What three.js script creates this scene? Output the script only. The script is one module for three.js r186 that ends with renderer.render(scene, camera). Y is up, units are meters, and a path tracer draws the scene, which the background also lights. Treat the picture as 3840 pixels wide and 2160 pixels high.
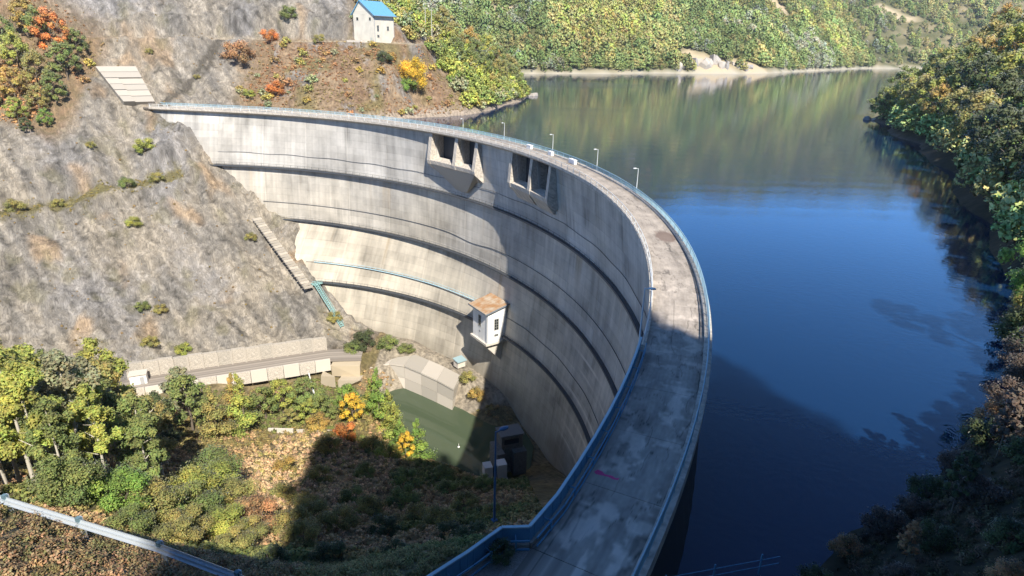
import * as THREE from 'three';
import { ImprovedNoise } from 'three/addons/math/ImprovedNoise.js';
import { mergeGeometries } from 'three/addons/utils/BufferGeometryUtils.js';
import { ConvexGeometry } from 'three/addons/geometries/ConvexGeometry.js';

// ---------- camera, sky, sun, exposure ----------
const W = 1024, HT = 576;
const scene = new THREE.Scene();
const CAMY = 22.46;
const camera = new THREE.PerspectiveCamera(48.55, W / HT, 0.5, 6000);
camera.position.set(0, CAMY, 0);
camera.rotation.set(-0.373756, 0, 0.025185, 'YXZ');
const SUN = new THREE.Vector3(0.246, 0.695, 0.676).normalize();
const sun = new THREE.DirectionalLight(new THREE.Color(1, 0.93, 0.82), 5);
sun.position.copy(SUN).multiplyScalar(500);
sun.target.position.set(-20, -20, -130);
sun.position.add(sun.target.position);
sun.castShadow = true;
Object.assign(sun.shadow.camera, { left: -260, right: 260, top: 260, bottom: -260, near: 1, far: 1400 });
sun.shadow.mapSize.set(4096, 4096);
scene.add(sun, sun.target);
{ // clear autumn sky: deep blue overhead, paler towards the horizon
  const w = 512, h = 256, d = new Float32Array(w * h * 4);
  for (let j = 0; j < h; j++) {
    const el = Math.max(0, Math.sin(((j + 0.5) / h - 0.5) * Math.PI));
    const k = Math.pow(1 - el, 3.8), k2 = Math.pow(1 - el, 14);
    const r = 0.014 + 0.4 * k + 0.2 * k2, g = 0.044 + 1.3 * k - 0.2 * k2, b = 0.135 + 3.2 * k - 2.0 * k2;
    for (let i = 0; i < w; i++) d.set([r, g, b, 1], (j * w + i) * 4);
  }
  const t = new THREE.DataTexture(d, w, h, THREE.RGBAFormat, THREE.FloatType);
  t.mapping = THREE.EquirectangularReflectionMapping; t.magFilter = t.minFilter = THREE.LinearFilter; t.needsUpdate = true;
  scene.background = t; scene.environment = t;
}
scene.fog = new THREE.FogExp2(new THREE.Color().setRGB(0.72, 0.8, 0.9), 0.00009);
const renderer = new THREE.WebGLRenderer({ antialias: true });
renderer.setSize(W, HT);
renderer.toneMapping = THREE.LinearToneMapping;
renderer.toneMappingExposure = 1.62;
renderer.shadowMap.enabled = true;

// ---------- helpers ----------
let seed = 12345;
const rnd = () => { seed = (seed * 1664525 + 1013904223) >>> 0; return seed / 4294967296; };
const rr = (a, b) => a + (b - a) * rnd();
const pick = a => a[Math.floor(rnd() * a.length)];
const imp = new ImprovedNoise();
const n3 = (x, y, z) => imp.noise(x + 200.37, y + 200.71, z + 200.13);
function fbm(x, y, z, o = 4) { let a = 0, s = 1, f = 1; for (let i = 0; i < o; i++) { a += s * n3(x * f, y * f, z * f); s *= 0.5; f *= 2.03; } return a; }
const ridge = (x, y, z) => 1 - 2 * Math.abs(n3(x, y, z));
const clamp = (x, a = 0, b = 1) => Math.min(b, Math.max(a, x));
const sm = (a, b, x) => { const t = clamp((x - a) / (b - a)); return t * t * (3 - 2 * t); };
const lerp = (a, b, t) => a + (b - a) * t;
const mix3 = (a, b, t) => [lerp(a[0], b[0], t), lerp(a[1], b[1], t), lerp(a[2], b[2], t)];
const names = {};
function numbered(n) { names[n] = (names[n] ?? -1) + 1; return names[n] ? `${n}_${String(names[n]).padStart(3, '0')}` : n; }
function tag(o, label, category, group) { o.userData.label = label; if (category) o.userData.category = category; if (group) o.userData.group = group; return o; }
function thing(name, label, category, pos = [0, 0, 0], turn = 0, group) {
  const o = new THREE.Group(); o.name = numbered(name); o.position.set(...pos); o.rotation.y = turn; scene.add(o);
  return tag(o, label, category, group);
}
function mesh(name, geo, mat, parent, kind) {
  const m = new THREE.Mesh(geo, mat); m.castShadow = m.receiveShadow = true;
  m.name = parent && parent !== scene ? name : numbered(name); (parent || scene).add(m);
  if (kind) m.userData.kind = kind;
  return m;
}
const M = (r, g, b, rough = 0.9, extra = {}) => new THREE.MeshStandardMaterial({ color: new THREE.Color().setRGB(r, g, b), roughness: rough, ...extra });
const VC = (rough = 0.95, extra = {}) => new THREE.MeshStandardMaterial({ vertexColors: true, roughness: rough, ...extra });
const box = (w, h, d, x = 0, y = 0, z = 0) => new THREE.BoxGeometry(w, h, d).translate(x, y, z);
function bar(a, b, r, seg = 6, r2 = r) {
  const A = new THREE.Vector3(...a), B = new THREE.Vector3(...b), d = B.clone().sub(A), L = d.length();
  const g = new THREE.CylinderGeometry(r2, r, L, seg);
  g.applyQuaternion(new THREE.Quaternion().setFromUnitVectors(new THREE.Vector3(0, 1, 0), d.normalize()));
  return g.translate((A.x + B.x) / 2, (A.y + B.y) / 2, (A.z + B.z) / 2);
}
const merge = l => mergeGeometries(l.map(g => g.index ? g.toNonIndexed() : g));
function polyGeo(pos, idx, uv, col) {
  const g = new THREE.BufferGeometry();
  g.setAttribute('position', new THREE.Float32BufferAttribute(pos, 3));
  if (uv) g.setAttribute('uv', new THREE.Float32BufferAttribute(uv, 2));
  if (col) g.setAttribute('color', new THREE.Float32BufferAttribute(col, 3));
  g.setIndex(idx); g.computeVertexNormals(); return g;
}
function dataTex(w, h, fn, srgb, repeat) {
  const d = new Uint8Array(w * h * 4);
  for (let j = 0; j < h; j++) for (let i = 0; i < w; i++) {
    const c = fn(i, j), k = (j * w + i) * 4;
    for (let q = 0; q < 3; q++) d[k + q] = 255 * clamp(srgb ? Math.pow(clamp(c[q]), 1 / 2.2) : c[q]);
    d[k + 3] = 255;
  }
  const t = new THREE.DataTexture(d, w, h); t.magFilter = THREE.LinearFilter; t.minFilter = THREE.LinearMipmapLinearFilter; t.generateMipmaps = true;
  if (srgb) t.colorSpace = THREE.SRGBColorSpace;
  if (repeat) t.wrapS = t.wrapT = THREE.RepeatWrapping;
  t.needsUpdate = true; return t;
}

// ---------- the dam's axis: upstream edge of the crest, s in metres from the near end ----------
const AX = (() => {
  const ds = 260 / 519, fw = [], bw = [];
  let x = 5.63296, z = -21.25662, a = -1.07098847;
  for (let i = 0; i < 620; i++) {
    const u = i * ds / 150, k = i * ds < 236 ? -0.00817458 - 0.00032868 * u + 0.00038207 * u * u : 0;
    a += k * ds; x += Math.cos(a) * ds; z += Math.sin(a) * ds; fw.push([x, z, a]);
  }
  x = 5.63296; z = -21.25662; a = -1.07098847;
  for (let i = 0; i < 60; i++) { bw.push([x - Math.cos(a) * ds * i, z - Math.sin(a) * ds * i, a]); }
  return s => {
    const q = s / ds - 1;
    if (q < 0) { const i = clamp(-q - 1, 0, 58), b = bw[Math.floor(Math.max(0, i))]; const f = -q - 1 - Math.floor(Math.max(0, i)); return { x: b[0] - Math.cos(b[2]) * ds * f, z: b[1] - Math.sin(b[2]) * ds * f, a: b[2] }; }
    const i = Math.min(618, Math.floor(q)), f = q - i, p = fw[i], r = fw[i + 1];
    return { x: lerp(p[0], r[0], f), z: lerp(p[1], r[1], f), a: lerp(p[2], r[2], f) };
  };
})();
// a point at distance s along the crest, off metres downstream of its upstream edge
function D(s, off, y = 0) { const p = AX(s); return [p.x + Math.sin(p.a) * off, y, p.z - Math.cos(p.a) * off]; }
const turnAt = s => { const p = AX(s); return Math.atan2(Math.sin(p.a), -Math.cos(p.a)); };   // local +z points downstream
const AXS = []; for (let s = -20; s <= 280; s += 1) { const p = AX(s); AXS.push([s, p.x, p.z, p.a]); }
function nearAxis(x, z) { let b = 1e9, r; for (const q of AXS) { const d = (x - q[1]) ** 2 + (z - q[2]) ** 2; if (d < b) { b = d; r = q; } } return { s: r[0], off: (x - r[1]) * Math.sin(r[3]) - (z - r[2]) * Math.cos(r[3]), d: Math.sqrt(b) }; }
const L1 = s => 1.6 + (s - 95) ** 2 * 0.00028, L2 = s => 1.5 + (s - 110) ** 2 * 0.00045, L3 = s => 2.3 + (s - 108) ** 2 * 0.0014, L4 = s => 4 + (s - 108) ** 2 * 0.0022;
const YL = [-0.75, -15.5, -31, -46.5, -66];
const faceOff = (s, y) => {
  const o = [3.4, L1(s), L2(s), L3(s), L4(s)];
  for (let k = 0; k < 4; k++) if (y >= YL[k + 1] || k === 3) return lerp(o[k], o[k + 1], clamp((YL[k] - y) / (YL[k] - YL[k + 1])));
};

// ---------- terrain: a surface through control points ----------
const RP = (x, z) => -46.5 - 0.503 * (x + 59) - 0.806 * (z + 178);      // mean plane of the cut rock face
const CP = [];
const cp = (...l) => l.forEach(p => CP.push(p));
for (const [x, z] of [[-133, -160], [-116, -174], [-124, -141], [-102, -152], [-96, -154.6], [-137, -181], [-133, -192], [-143, -205], [-122, -182], [-109, -189], [-105, -169], [-91, -146], [-85, -148], [-149, -180], [-110, -208], [-101, -233], [-94, -227], [-138, -211], [-118, -225], [-155, -200], [-75, -167], [-88, -178], [-66, -163], [-150, -150]]) cp([x, RP(x, z), z]);
cp([-59, -47.5, -175], [-78, -32, -189], [-94.5, -17, -190.5], [-103, -10, -189], [-84, -25, -190.5], [-69, -38.5, -184], [-49, -56.5, -168], [-108, -4.5, -197], [-117, 0, -201], [-128, 9.8, -206]);
cp([-93, -58.5, -136], [-74, -58.5, -147], [-49, -58.5, -157], [-40, -58.5, -155], [-35, -60, -150], [-90, -60, -131], [-70, -60, -140], [-45, -64, -148], [-68, -62.5, -141], [-110, -58, -128], [-125, -56, -118]);
cp([-28, -60.3, -157], [-20, -60.3, -152.5], [-13, -60.6, -147.5], [-38, -60, -154], [-29, -69, -147], [-17, -69, -140], [-8, -69, -130], [-8, -68.5, -118], [-25, -68, -140], [-38, -67, -145], [-20, -68, -122], [-3, -67, -112]);
cp([-31, -63, -131], [-21, -63, -115], [-34, -62, -121], [-50, -63, -139], [-57, -63, -137], [-61, -58, -116], [-57, -55.5, -107], [-46, -62, -127], [-12, -62, -111], [-52, -60.5, -119], [-39, -60, -120], [-34, -58, -110], [-39, -55, -101]);
cp([-45.3, -22.5, -55], [-47.5, -20, -48], [-44.7, -28, -60], [-31.8, -26, -50], [-40, -42, -77.5], [-48, -50, -93], [-20, -39, -68.5], [-24, -28.5, -54], [-14.5, -60, -109], [-9, -39, -69], [-5.7, -19, -41.4], [-10, -12.5, -33], [-12, -6, -26], [-4.7, -47, -83], [-0.7, -14, -38], [1, -42, -78], [-2.7, -57, -101], [-86, -50, -116], [-94, -43, -102], [-75, -60, -132], [-70, -44, -88], [-70, -32, -66], [-72, -22, -48], [-105, -34, -76], [-120, -46, -108], [-100, -15, -40], [-140, -40, -110], [-150, -30, -90]);
for (const [s, y] of [[-3, -0.6], [5, -4], [15, -10], [30, -20], [45, -31], [60, -42], [78, -54], [95, -63], [110, -66], [128, -62], [150, -60.2], [165, -58.5], [185, -58]]) { const p = D(s, (s > 60 ? faceOff(s, y) : 4.5) + 1.5); cp([p[0], y, p[2]]); if (s > 24) { const q = D(s, -9); cp([q[0], Math.min(y - 4, -16), q[2]]); } }
cp([0, 12, 0], [0, 7.5, -9], [-8, 7.2, -14], [-13.5, 7.2, -16], [-17, 7, -17], [-26, 5, -21], [-12, 12, -5], [-25, 14, -4], [-40, 12, -12], [2, -0.4, -22.5], [-2, -0.6, -20.5], [6, -0.3, -17], [3, 1, -14], [-4, -1.2, -24.5], [8, 6, -8], [10, -3, -20], [-60, 16, -10], [-100, 10, -10], [-30, -9, -32], [-18, -6, -27]);
// right bank and the mountain behind the camera
cp([10.5, -9, -26], [13, -11, -32], [17, -12, -38], [12, -6.5, -24.5], [16.8, -5, -27.3], [18.5, -4, -27], [26, -3.5, -31.5], [23, -5.2, -32], [33, -5.2, -40], [41, -5.2, -47], [49, -5.2, -55], [62, -5.2, -74], [80, -5.2, -104], [104, -5.2, -150], [124, -5.2, -200], [140, -5.2, -245], [143, -5.2, -266], [160, -5.2, -285], [210, -5.2, -300], [18, 1, -18], [26, 4, -22], [36, 3, -33], [52, 2, -43], [40, 12, -22], [66, 5, -60], [90, 6, -96], [80, 22, -62], [120, 10, -150], [116, 30, -104], [142, 9, -205], [160, 20, -180], [158, 8, -250], [180, 24, -240], [190, 20, -275], [230, 50, -240], [260, 40, -290], [210, 60, -190], [8, -14, -36], [16, -16, -50], [32, -20, -70], [50, -20, -110], [60, -20, -180], [60, -20, -260], [-5, -18, -215], [5, -20, -250], [40, -20, -330], [90, -20, -330], [150, -20, -330], [220, -20, -350]);
const RIDGE = [[-40, 30, -110], [-26, 6, -70], [-9, -16, -22], [-15, -23, -22], [-21, -30, -4], [-17, -41, 0], [-18.5, -52, 0], [-6, -53, 0], [4, -51, -2], [13, -50.5, 2.5], [17.5, -52, 2.5], [85, -88, -24], [120, -110, -28], [165, -130, -30]];  // unseen crest, shaped back along the sun to throw the shadow edges
for (const [bx, bz, dy] of RIDGE) { const t = 165; cp([bx + SUN.x * t, SUN.y * t + dy - 8, bz + SUN.z * t]); }
for (const [px, py, pz, dy] of [[23, -5, -36, -10], [24.5, -5, -48, -10], [28, -5, -40, -12], [34, -5, -46, -12], [42, -5, -52, -12], [52, -5, -62, -14], [64, -5, -78, -14], [10.6, 1.5, -45.4, -2]]) for (const t of [70, 100, 130, 165]) cp([px + SUN.x * t, py + SUN.y * t + dy - 5, pz + SUN.z * t]);  // crest cut low along these rays so sun reaches lake and lamp
cp([21, 88, 82], [14, 62, 62], [9, 45, 66], [16, 66, 80], [11, 48, 46], [2, 36, 70], [6, 21, 12], [-12, 16, 14], [-40, 14, 20], [60, 120, 140], [140, 120, 60], [200, 110, -20], [0, 60, 150], [-80, 20, 110]);
// left hillside behind the dam, the spur and its tip
cp([-60, 0, -213], [-72, 0, -215], [-85, 0, -216], [-50, -5.5, -222], [-40, -5.5, -230], [-28.5, -5.3, -237], [-15, -5.3, -253], [-4, -5.3, -290], [4, -5.3, -325], [8, -5.3, -341], [2, -5.3, -352], [-30, -5.3, -390], [-65, -12, -205], [-45, -14, -212], [-80, 10, -229], [-62, 10, -226], [-55, 19.3, -244], [-75, 19.3, -241], [-95, 19.3, -234], [-120, 19.3, -222], [-138, 19.3, -212], [-40, 19.3, -250], [-43, 9, -238], [-38, 0.5, -242], [-14, 2, -290], [-2, 0, -334], [-34, 18.5, -284], [-24, 7.8, -268], [-12, 8, -320], [-30, 19, -320], [-40, 26, -300], [-80, 48, -270], [-100, 46, -258], [-125, 46, -246], [-150, 42, -232], [-60, 40, -300], [-90, 80, -310], [-140, 90, -290], [-50, 20, -370], [-110, 60, -380], [-170, 60, -220], [-180, 30, -180], [-190, -10, -120], [-190, -30, -60]);
const TP = (() => { // multiquadric interpolation
  const n = CP.length, c2 = 9, A = [];
  const ph = (dx, dz) => Math.sqrt(dx * dx + dz * dz + c2);
  for (let i = 0; i < n; i++) { const r = new Float64Array(n + 1); for (let j = 0; j < n; j++) r[j] = ph(CP[i][0] - CP[j][0], CP[i][2] - CP[j][2]); r[i] -= 0.35; r[n] = CP[i][1] + 20; A.push(r); }
  for (let i = 0; i < n; i++) {
    let p = i; for (let j = i + 1; j < n; j++) if (Math.abs(A[j][i]) > Math.abs(A[p][i])) p = j;
    [A[i], A[p]] = [A[p], A[i]];
    for (let j = i + 1; j < n; j++) { const f = A[j][i] / A[i][i]; if (f) for (let k = i; k <= n; k++) A[j][k] -= f * A[i][k]; }
  }
  const w = new Float64Array(n);
  for (let i = n - 1; i >= 0; i--) { let v = A[i][n]; for (let k = i + 1; k < n; k++) v -= A[i][k] * w[k]; w[i] = v / A[i][i]; }
  return (x, z) => { let y = -20; for (let i = 0; i < n; i++) y += w[i] * ph(x - CP[i][0], z - CP[i][2]); return y; };
})();
const segD = (x, z, a, b) => { const dx = b[0] - a[0], dz = b[1] - a[1], t = clamp(((x - a[0]) * dx + (z - a[1]) * dz) / (dx * dx + dz * dz)); return [Math.hypot(x - a[0] - t * dx, z - a[1] - t * dz), t]; };
function pathD(x, z, P) { let b = [1e9]; for (let i = 0; i + 1 < P.length; i++) { const [d, t] = segD(x, z, P[i], P[i + 1]); if (d < b[0]) b = [d, lerp(P[i][2], P[i + 1][2], t)]; } return b; }
const ROAD = [[-128, -119, -58], [-93, -134.3, -58], [-49, -153, -58], [-40, -154, -58]];
const UPROAD = [[-175, -192, 19.4], [-138, -211.5, 19.4], [-101, -234, 19.4], [-75, -242, 19.4], [-52, -249, 19.4], [-40, -252, 19.4], [-34, -272, 19.2], [-36, -300, 21]];
const BERM = [[-160, -140, -26], [-133, -160, -24], [-116, -174, -21.2], [-100, -186, -19]];
const GULLY = [[-100.5, -232, 0], [-103.5, -224, 0], [-104.5, -219, 0], [-107.5, -208, 0], [-110, -204, 0]], GULLY2 = [[-101.5, -228, 0], [-102.5, -219, 0]];
const PLAT = [[-53, -119.5], [-38, -119.5]];
const rockMask = (x, z, y) => { // bare cut rock of the left bank
  const a = (x + 59) * 0.53 + (z + 178) * 0.85, e = -x * 0.85 + z * 0.53;      // across / along the face
  let m = sm(34, 20, a) * sm(-32, -44, x) * sm(-66, -58, y);
  m *= 1 - sm(-95, -86, x + 3 * n3(x * 0.07, 2, z * 0.07)) * sm(-206, -214, z) * (1 - sm(19.2, 20.5, y));                 // brown grass slope behind the crest
  m *= 1 - sm(-66, -58, x) * sm(-240, -256, z);
  const tr = sm(-126, -131, x + 3 * n3(x * 0.1, 0, z * 0.1)) * sm(-178, -184, z) * sm(-225, -212, z);          // wooded patch top left
  return clamp(m * (1 - tr));
};
function height(x, z, detail = true) {
  let y = TP(x, z);
  const r = pathD(x, z, ROAD); y = lerp(Math.min(y, r[1] - 0.35), y, sm(3.2, 6.5, r[0]));
  const u = pathD(x, z, UPROAD); y = lerp(u[1], y, sm(2.2, 6, u[0]));
  const b = pathD(x, z, BERM); y = lerp(b[1], y, sm(1.6, 5, b[0]));
  if (detail) {
    const m = rockMask(x, z, y) * sm(0.6, 3, Math.min(r[0] - 2.5, u[0] - 1));
    const a = (x + 59) * 0.53 + (z + 178) * 0.85, e = -x * 0.85 + z * 0.53;
    if (m > 0) {
      const st = e * 0.9 + a * 0.25;
      y += m * (1.5 * ridge(x * 0.045, 3, z * 0.045) + 1.2 * ridge(st * 0.11, a * 0.05, 7) + 0.85 * ridge(st * 0.27 + 0.8 * n3(x * 0.15, 1, z * 0.15), a * 0.17, 2) + 0.75 * fbm(x * 0.42, y * 0.42, z * 0.42, 3) - 1.2);
    }
    y += (1 - m) * (0.5 * fbm(x * 0.12, 1, z * 0.12, 4)) * sm(0.5, 4, Math.min(r[0] - 2.5, u[0] - 1.5, b[0] + 2)) * sm(4, 10, Math.hypot(x - 2, z + 20)) * (nearAxis(x, z).d < 9 ? 0.2 : 1);
  }
  return y;
}
const gridLine = segs => { const o = []; for (const [a, b, st] of segs) for (let v = a; v < b - 1e-6; v += st) o.push(v); o.push(segs[segs.length - 1][1]); return o; };
const GX = gridLine([[-230, -156, 3], [-156, -24, 0.62], [-24, 30, 1], [30, 290, 2.4]]);
const GZ = gridLine([[-400, -260, 2], [-260, -126, 0.62], [-126, -12, 1], [-12, 220, 3.2]]);
const NX = GX.length, NZ = GZ.length;
const TY = new Float32Array(NX * NZ);
for (let j = 0; j < NZ; j++) for (let i = 0; i < NX; i++) TY[j * NX + i] = height(GX[i], GZ[j]);
function find(a, v) { let lo = 0, hi = a.length - 2; while (lo < hi) { const m = (lo + hi + 1) >> 1; if (a[m] <= v) lo = m; else hi = m - 1; } return lo; }
function ground(x, z) {
  const i = find(GX, x), j = find(GZ, z), fx = clamp((x - GX[i]) / (GX[i + 1] - GX[i])), fz = clamp((z - GZ[j]) / (GZ[j + 1] - GZ[j])), k = j * NX + i;
  return lerp(lerp(TY[k], TY[k + 1], fx), lerp(TY[k + NX], TY[k + NX + 1], fx), fz);
}
const torus = (i, j, n, fn) => { const a = i / n * 2 * Math.PI, b = j / n * 2 * Math.PI; return fn(Math.cos(a), Math.sin(a), Math.cos(b), Math.sin(b)); };
const rockTex = dataTex(512, 512, (i, j) => torus(i, j, 512, (ca, sa, cb, sb) => { // fractured, streaked rock
  const f = fbm(ca * 2.6 + cb, sa * 2.6 + sb, cb * 1.6 + ca * sb, 5), st = fbm(ca * 5, sa * 5, cb * 2.2 + sb * 1.6, 4), q = n3(ca * 11, sa * 11, cb * 6 + sb * 7), e = n3(ca * 23 + cb * 9, sa * 23 + sb * 9, cb * 20);
  const cr = sm(0.75, 0.97, 1 - 2 * Math.abs(st * 0.7 + f * 0.3)) * 0.4;
  const k = clamp(0.82 + 0.16 * f + 0.13 * st + 0.13 * q + 0.13 * e - cr * 0.7, 0.2, 1); return [k, k * 0.985, k * 0.96]; }), true, true);
const soilTex = dataTex(512, 512, (i, j) => torus(i, j, 512, (ca, sa, cb, sb) => { const k = clamp(0.75 + 0.4 * fbm(ca * 4 + cb, sa * 4 + sb, cb * 4, 5) + 0.25 * n3(ca * 30, sa * 30 + sb * 12, cb * 30), 0.2, 1); return [k, k, k]; }), true, true);
const REG = ['rock_slope', 'valley_floor', 'near_bank', 'right_bank', 'left_hillside'];
function region(x, z, y) {
  const a = nearAxis(x, z);
  if (y > 19.6 && x < -52 && x > -160 && z < -205 && rockMask(x, z, y) > 0.45) return 0;
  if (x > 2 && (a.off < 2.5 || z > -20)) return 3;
  if (z > -20) return 2;
  if (a.off < 1 && a.s < 236 || (x > -84 && z < -200) || z < -262 || (x > -66 && z < -246)) return 4;
  if (x < -38 && pathD(x, z, ROAD)[0] > 0 && (x + 90) * 0.4 + (z + 134) * 0.92 < 0) return 0;
  if (y < -52) return 1;
  return 2;
}
function groundColor(x, z, y, ny, reg) {
  const f = fbm(x * 0.07, y * 0.05, z * 0.07, 4), g = fbm(x * 0.6, y * 0.6, z * 0.6, 3), h = n3(x * 1.7, y * 1.7, z * 1.7);
  if (reg === 0) {
    const m = rockMask(x, z, y), a = (x + 59) * 0.53 + (z + 178) * 0.85, e = -x * 0.85 + z * 0.53, st = e * 0.9 + a * 0.25;
    const streak = fbm(st * 0.55, a * 0.07, 4, 4), streak2 = n3(st * 1.5, a * 0.2, 9);
    let c = mix3([0.255, 0.24, 0.22], [0.335, 0.3, 0.25], sm(-0.5, 0.5, f + 0.5 * streak));
    c = mix3(c, [0.27, 0.265, 0.27], sm(0.1, 0.6, n3(x * 0.05, 5, z * 0.05) + 0.2 * g) * 0.8);
    c = mix3(c, [0.38, 0.26, 0.15], sm(0.3, 0.7, fbm(x * 0.09 + 9, 2, z * 0.09, 3)) * 0.6);
    const crack = sm(0.72, 0.95, ridge(st * 0.22 + 0.5 * g, a * 0.05, 11)) * 0.4 + sm(0.8, 0.97, ridge(st * 0.6 + 0.3 * h, a * 0.2 + g * 0.3, 15)) * 0.3;
    const strata = fbm((e * 0.8 + a * 0.6) * 0.75, (a * 0.8 - e * 0.6) * 0.06, 31, 4);
    const k = 1.05 + 0.24 * g + 0.1 * streak2 + 0.22 * h + 0.16 * streak + 0.4 * strata + 0.12 * f - crack * 0.8; c = c.map(v => v * clamp(k, 0.3, 1.7));
    const moss = sm(0.22, 0.6, fbm(x * 0.16, 8, z * 0.16, 3)) * 0.35; c = mix3(c, [0.16, 0.15, 0.06], moss);
    const b = pathD(x, z, BERM)[0]; c = mix3(c, [0.17, 0.15, 0.05], sm(3.4, 1.2, b + 1.2 * g) * 0.85);
    const u = pathD(x, z, UPROAD)[0]; c = mix3(c, [0.42, 0.36, 0.28], sm(3.2, 2, u + 0.5 * g) * 0.9);
    const gd = Math.min(pathD(x, z, GULLY)[0], pathD(x, z, GULLY2)[0] + 0.3); c = mix3(c, [0.1, 0.09, 0.075], sm(1.35, 0.5, gd + 0.5 * g) * 0.85);
    c = mix3(c, mix3([0.2, 0.15, 0.08], [0.3, 0.2, 0.12], clamp(0.5 + g)), (1 - m) * 0.9);
    return c;
  }
  if (reg === 4) {
    let c = mix3([0.24, 0.155, 0.095], [0.3, 0.22, 0.14], clamp(0.5 + f + 0.5 * g));
    c = mix3(c, [0.2, 0.17, 0.07], sm(0.0, 0.5, fbm(x * 0.08, 4, z * 0.08, 3)) * 0.8);
    c = mix3(c, [0.25, 0.23, 0.21], sm(0.1, 0.45, fbm(x * 0.1 + 4, 1, z * 0.1, 3) + 0.3 * g) * 0.85);
    const u = pathD(x, z, UPROAD)[0]; c = mix3(c, [0.45, 0.38, 0.27], sm(3.4, 2, u + 0.5 * g));
    c = mix3(c, [0.4, 0.33, 0.26], sm(-1.5, -4, y + 1.2 * g));
    return c.map(v => v * clamp(1 + 0.35 * g + 0.3 * h, 0.5, 1.6));
  }
  if (reg === 1 && z < -138 && x > -36) return [0.36, 0.31, 0.24].map(v => v * (0.95 + 0.4 * g + 0.25 * h));
  if (reg === 1) {
    let c = mix3([0.17, 0.14, 0.06], [0.3, 0.23, 0.13], clamp(0.5 + f + 0.4 * g));
    return c.map(v => v * (1 + 0.3 * g + 0.25 * h));
  }
  if (reg === 2) {
    let c = mix3([0.14, 0.12, 0.055], [0.32, 0.25, 0.14], clamp(0.45 + 1.1 * f + 0.4 * g + 0.6 * sm(-56, -48, x) * sm(-20, -26, x) * sm(-62, -70, z)));
    return c.map(v => v * (1 + 0.35 * g + 0.3 * h));
  }
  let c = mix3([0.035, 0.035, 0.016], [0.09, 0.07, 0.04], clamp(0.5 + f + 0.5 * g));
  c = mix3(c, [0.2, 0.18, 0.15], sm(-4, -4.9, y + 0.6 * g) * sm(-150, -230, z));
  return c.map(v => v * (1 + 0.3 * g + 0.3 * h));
}
{
  const nrm = new Float32Array(NX * NZ * 3);
  for (let j = 0; j < NZ; j++) for (let i = 0; i < NX; i++) {
    const i0 = Math.max(0, i - 1), i1 = Math.min(NX - 1, i + 1), j0 = Math.max(0, j - 1), j1 = Math.min(NZ - 1, j + 1);
    const gx = (TY[j * NX + i1] - TY[j * NX + i0]) / (GX[i1] - GX[i0]), gz = (TY[j1 * NX + i] - TY[j0 * NX + i]) / (GZ[j1] - GZ[j0]), l = Math.hypot(gx, 1, gz);
    nrm.set([-gx / l, 1 / l, -gz / l], (j * NX + i) * 3);
  }
  const parts = REG.map(() => ({ uv: [], pos: [], nor: [], col: [], idx: [], map: new Map() }));
  const put = (p, k, reg) => {
    let v = p.map.get(k);
    if (v === undefined) {
      v = p.pos.length / 3; p.map.set(k, v);
      const x = GX[k % NX], z = GZ[Math.floor(k / NX)], y = TY[k];
      p.pos.push(x, y, z); p.nor.push(nrm[k * 3], nrm[k * 3 + 1], nrm[k * 3 + 2]);
      p.uv.push((-x * 0.85 + z * 0.53) / 16, (x * 0.53 + z * 0.85 - 0.65 * y) / 16);
      p.col.push(...groundColor(x, z, y, nrm[k * 3 + 1], reg).map(v => clamp(v, 0.01, 0.7)));
    }
    return v;
  };
  for (let j = 0; j + 1 < NZ; j++) for (let i = 0; i + 1 < NX; i++) {
    const k = j * NX + i, ys = [TY[k], TY[k + 1], TY[k + NX], TY[k + NX + 1]];
    const x = (GX[i] + GX[i + 1]) / 2, z = (GZ[j] + GZ[j + 1]) / 2;
    const reg = region(x, z, (ys[0] + ys[3]) / 2), p = parts[reg];
    if (Math.max(...ys) < -12 && nearAxis(x, z).off < -14) continue;       // deep lake bed, under the water
    const [a, b, c, d] = [k, k + 1, k + NX, k + NX + 1].map(q => put(p, q, reg));
    p.idx.push(a, c, b, b, c, d);
  }
  parts.forEach((p, r) => {
    const g = polyGeo(p.pos, p.idx, p.uv, p.col); g.setAttribute('normal', new THREE.Float32BufferAttribute(p.nor, 3));
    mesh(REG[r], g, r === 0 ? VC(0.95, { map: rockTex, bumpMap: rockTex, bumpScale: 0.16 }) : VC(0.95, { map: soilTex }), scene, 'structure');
  });
}

// ---------- far hills ----------
const shoreZ = x => { const P = [[-900, -640], [-200, -520], [9, -552], [146, -622], [234, -664], [460, -905], [700, -1000], [1600, -1100]]; for (let i = 0; i + 1 < P.length; i++) if (x <= P[i + 1][0]) return lerp(P[i][1], P[i + 1][1], clamp((x - P[i][0]) / (P[i + 1][0] - P[i][0]))); return -1100; };
function farH(x, z) {
  const d = shoreZ(x) - z + 8 * n3(x * 0.02, 0, 3);
  if (d < 0) return -5 + d * 0.3;
  const top = lerp(430, 300, sm(150, 330, x)) + 70 * sm(420, 760, x) + 30 * fbm(x * 0.004, 2, z * 0.004, 3);
  const y = -5 + 1.3 * Math.min(d, 2) + d * 0.47 + 9 * fbm(x * 0.012, 1, z * 0.012, 4) * sm(0, 60, d) + 14 * ridge(x * 0.011, 5, d * 0.003) * sm(20, 120, d);
  return y < top ? y : top + (y - top) * 0.05;
}
const scar = (x, z, y) => { // bare earth on the far hillside
  const px = (x0, z0, rx, rz) => clamp(1.4 - Math.hypot((x - x0) / rx, (z - z0) / rz));
  return Math.max(px(-6, -668, 22, 13), px(116, -713, 11, 10), px(158, -716, 26, 7), px(200, -722, 22, 6), px(338, -910, 12, 34), px(576, -1082, 34, 12), px(183, -648, 34, 14), px(233, -668, 26, 8));
};
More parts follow.
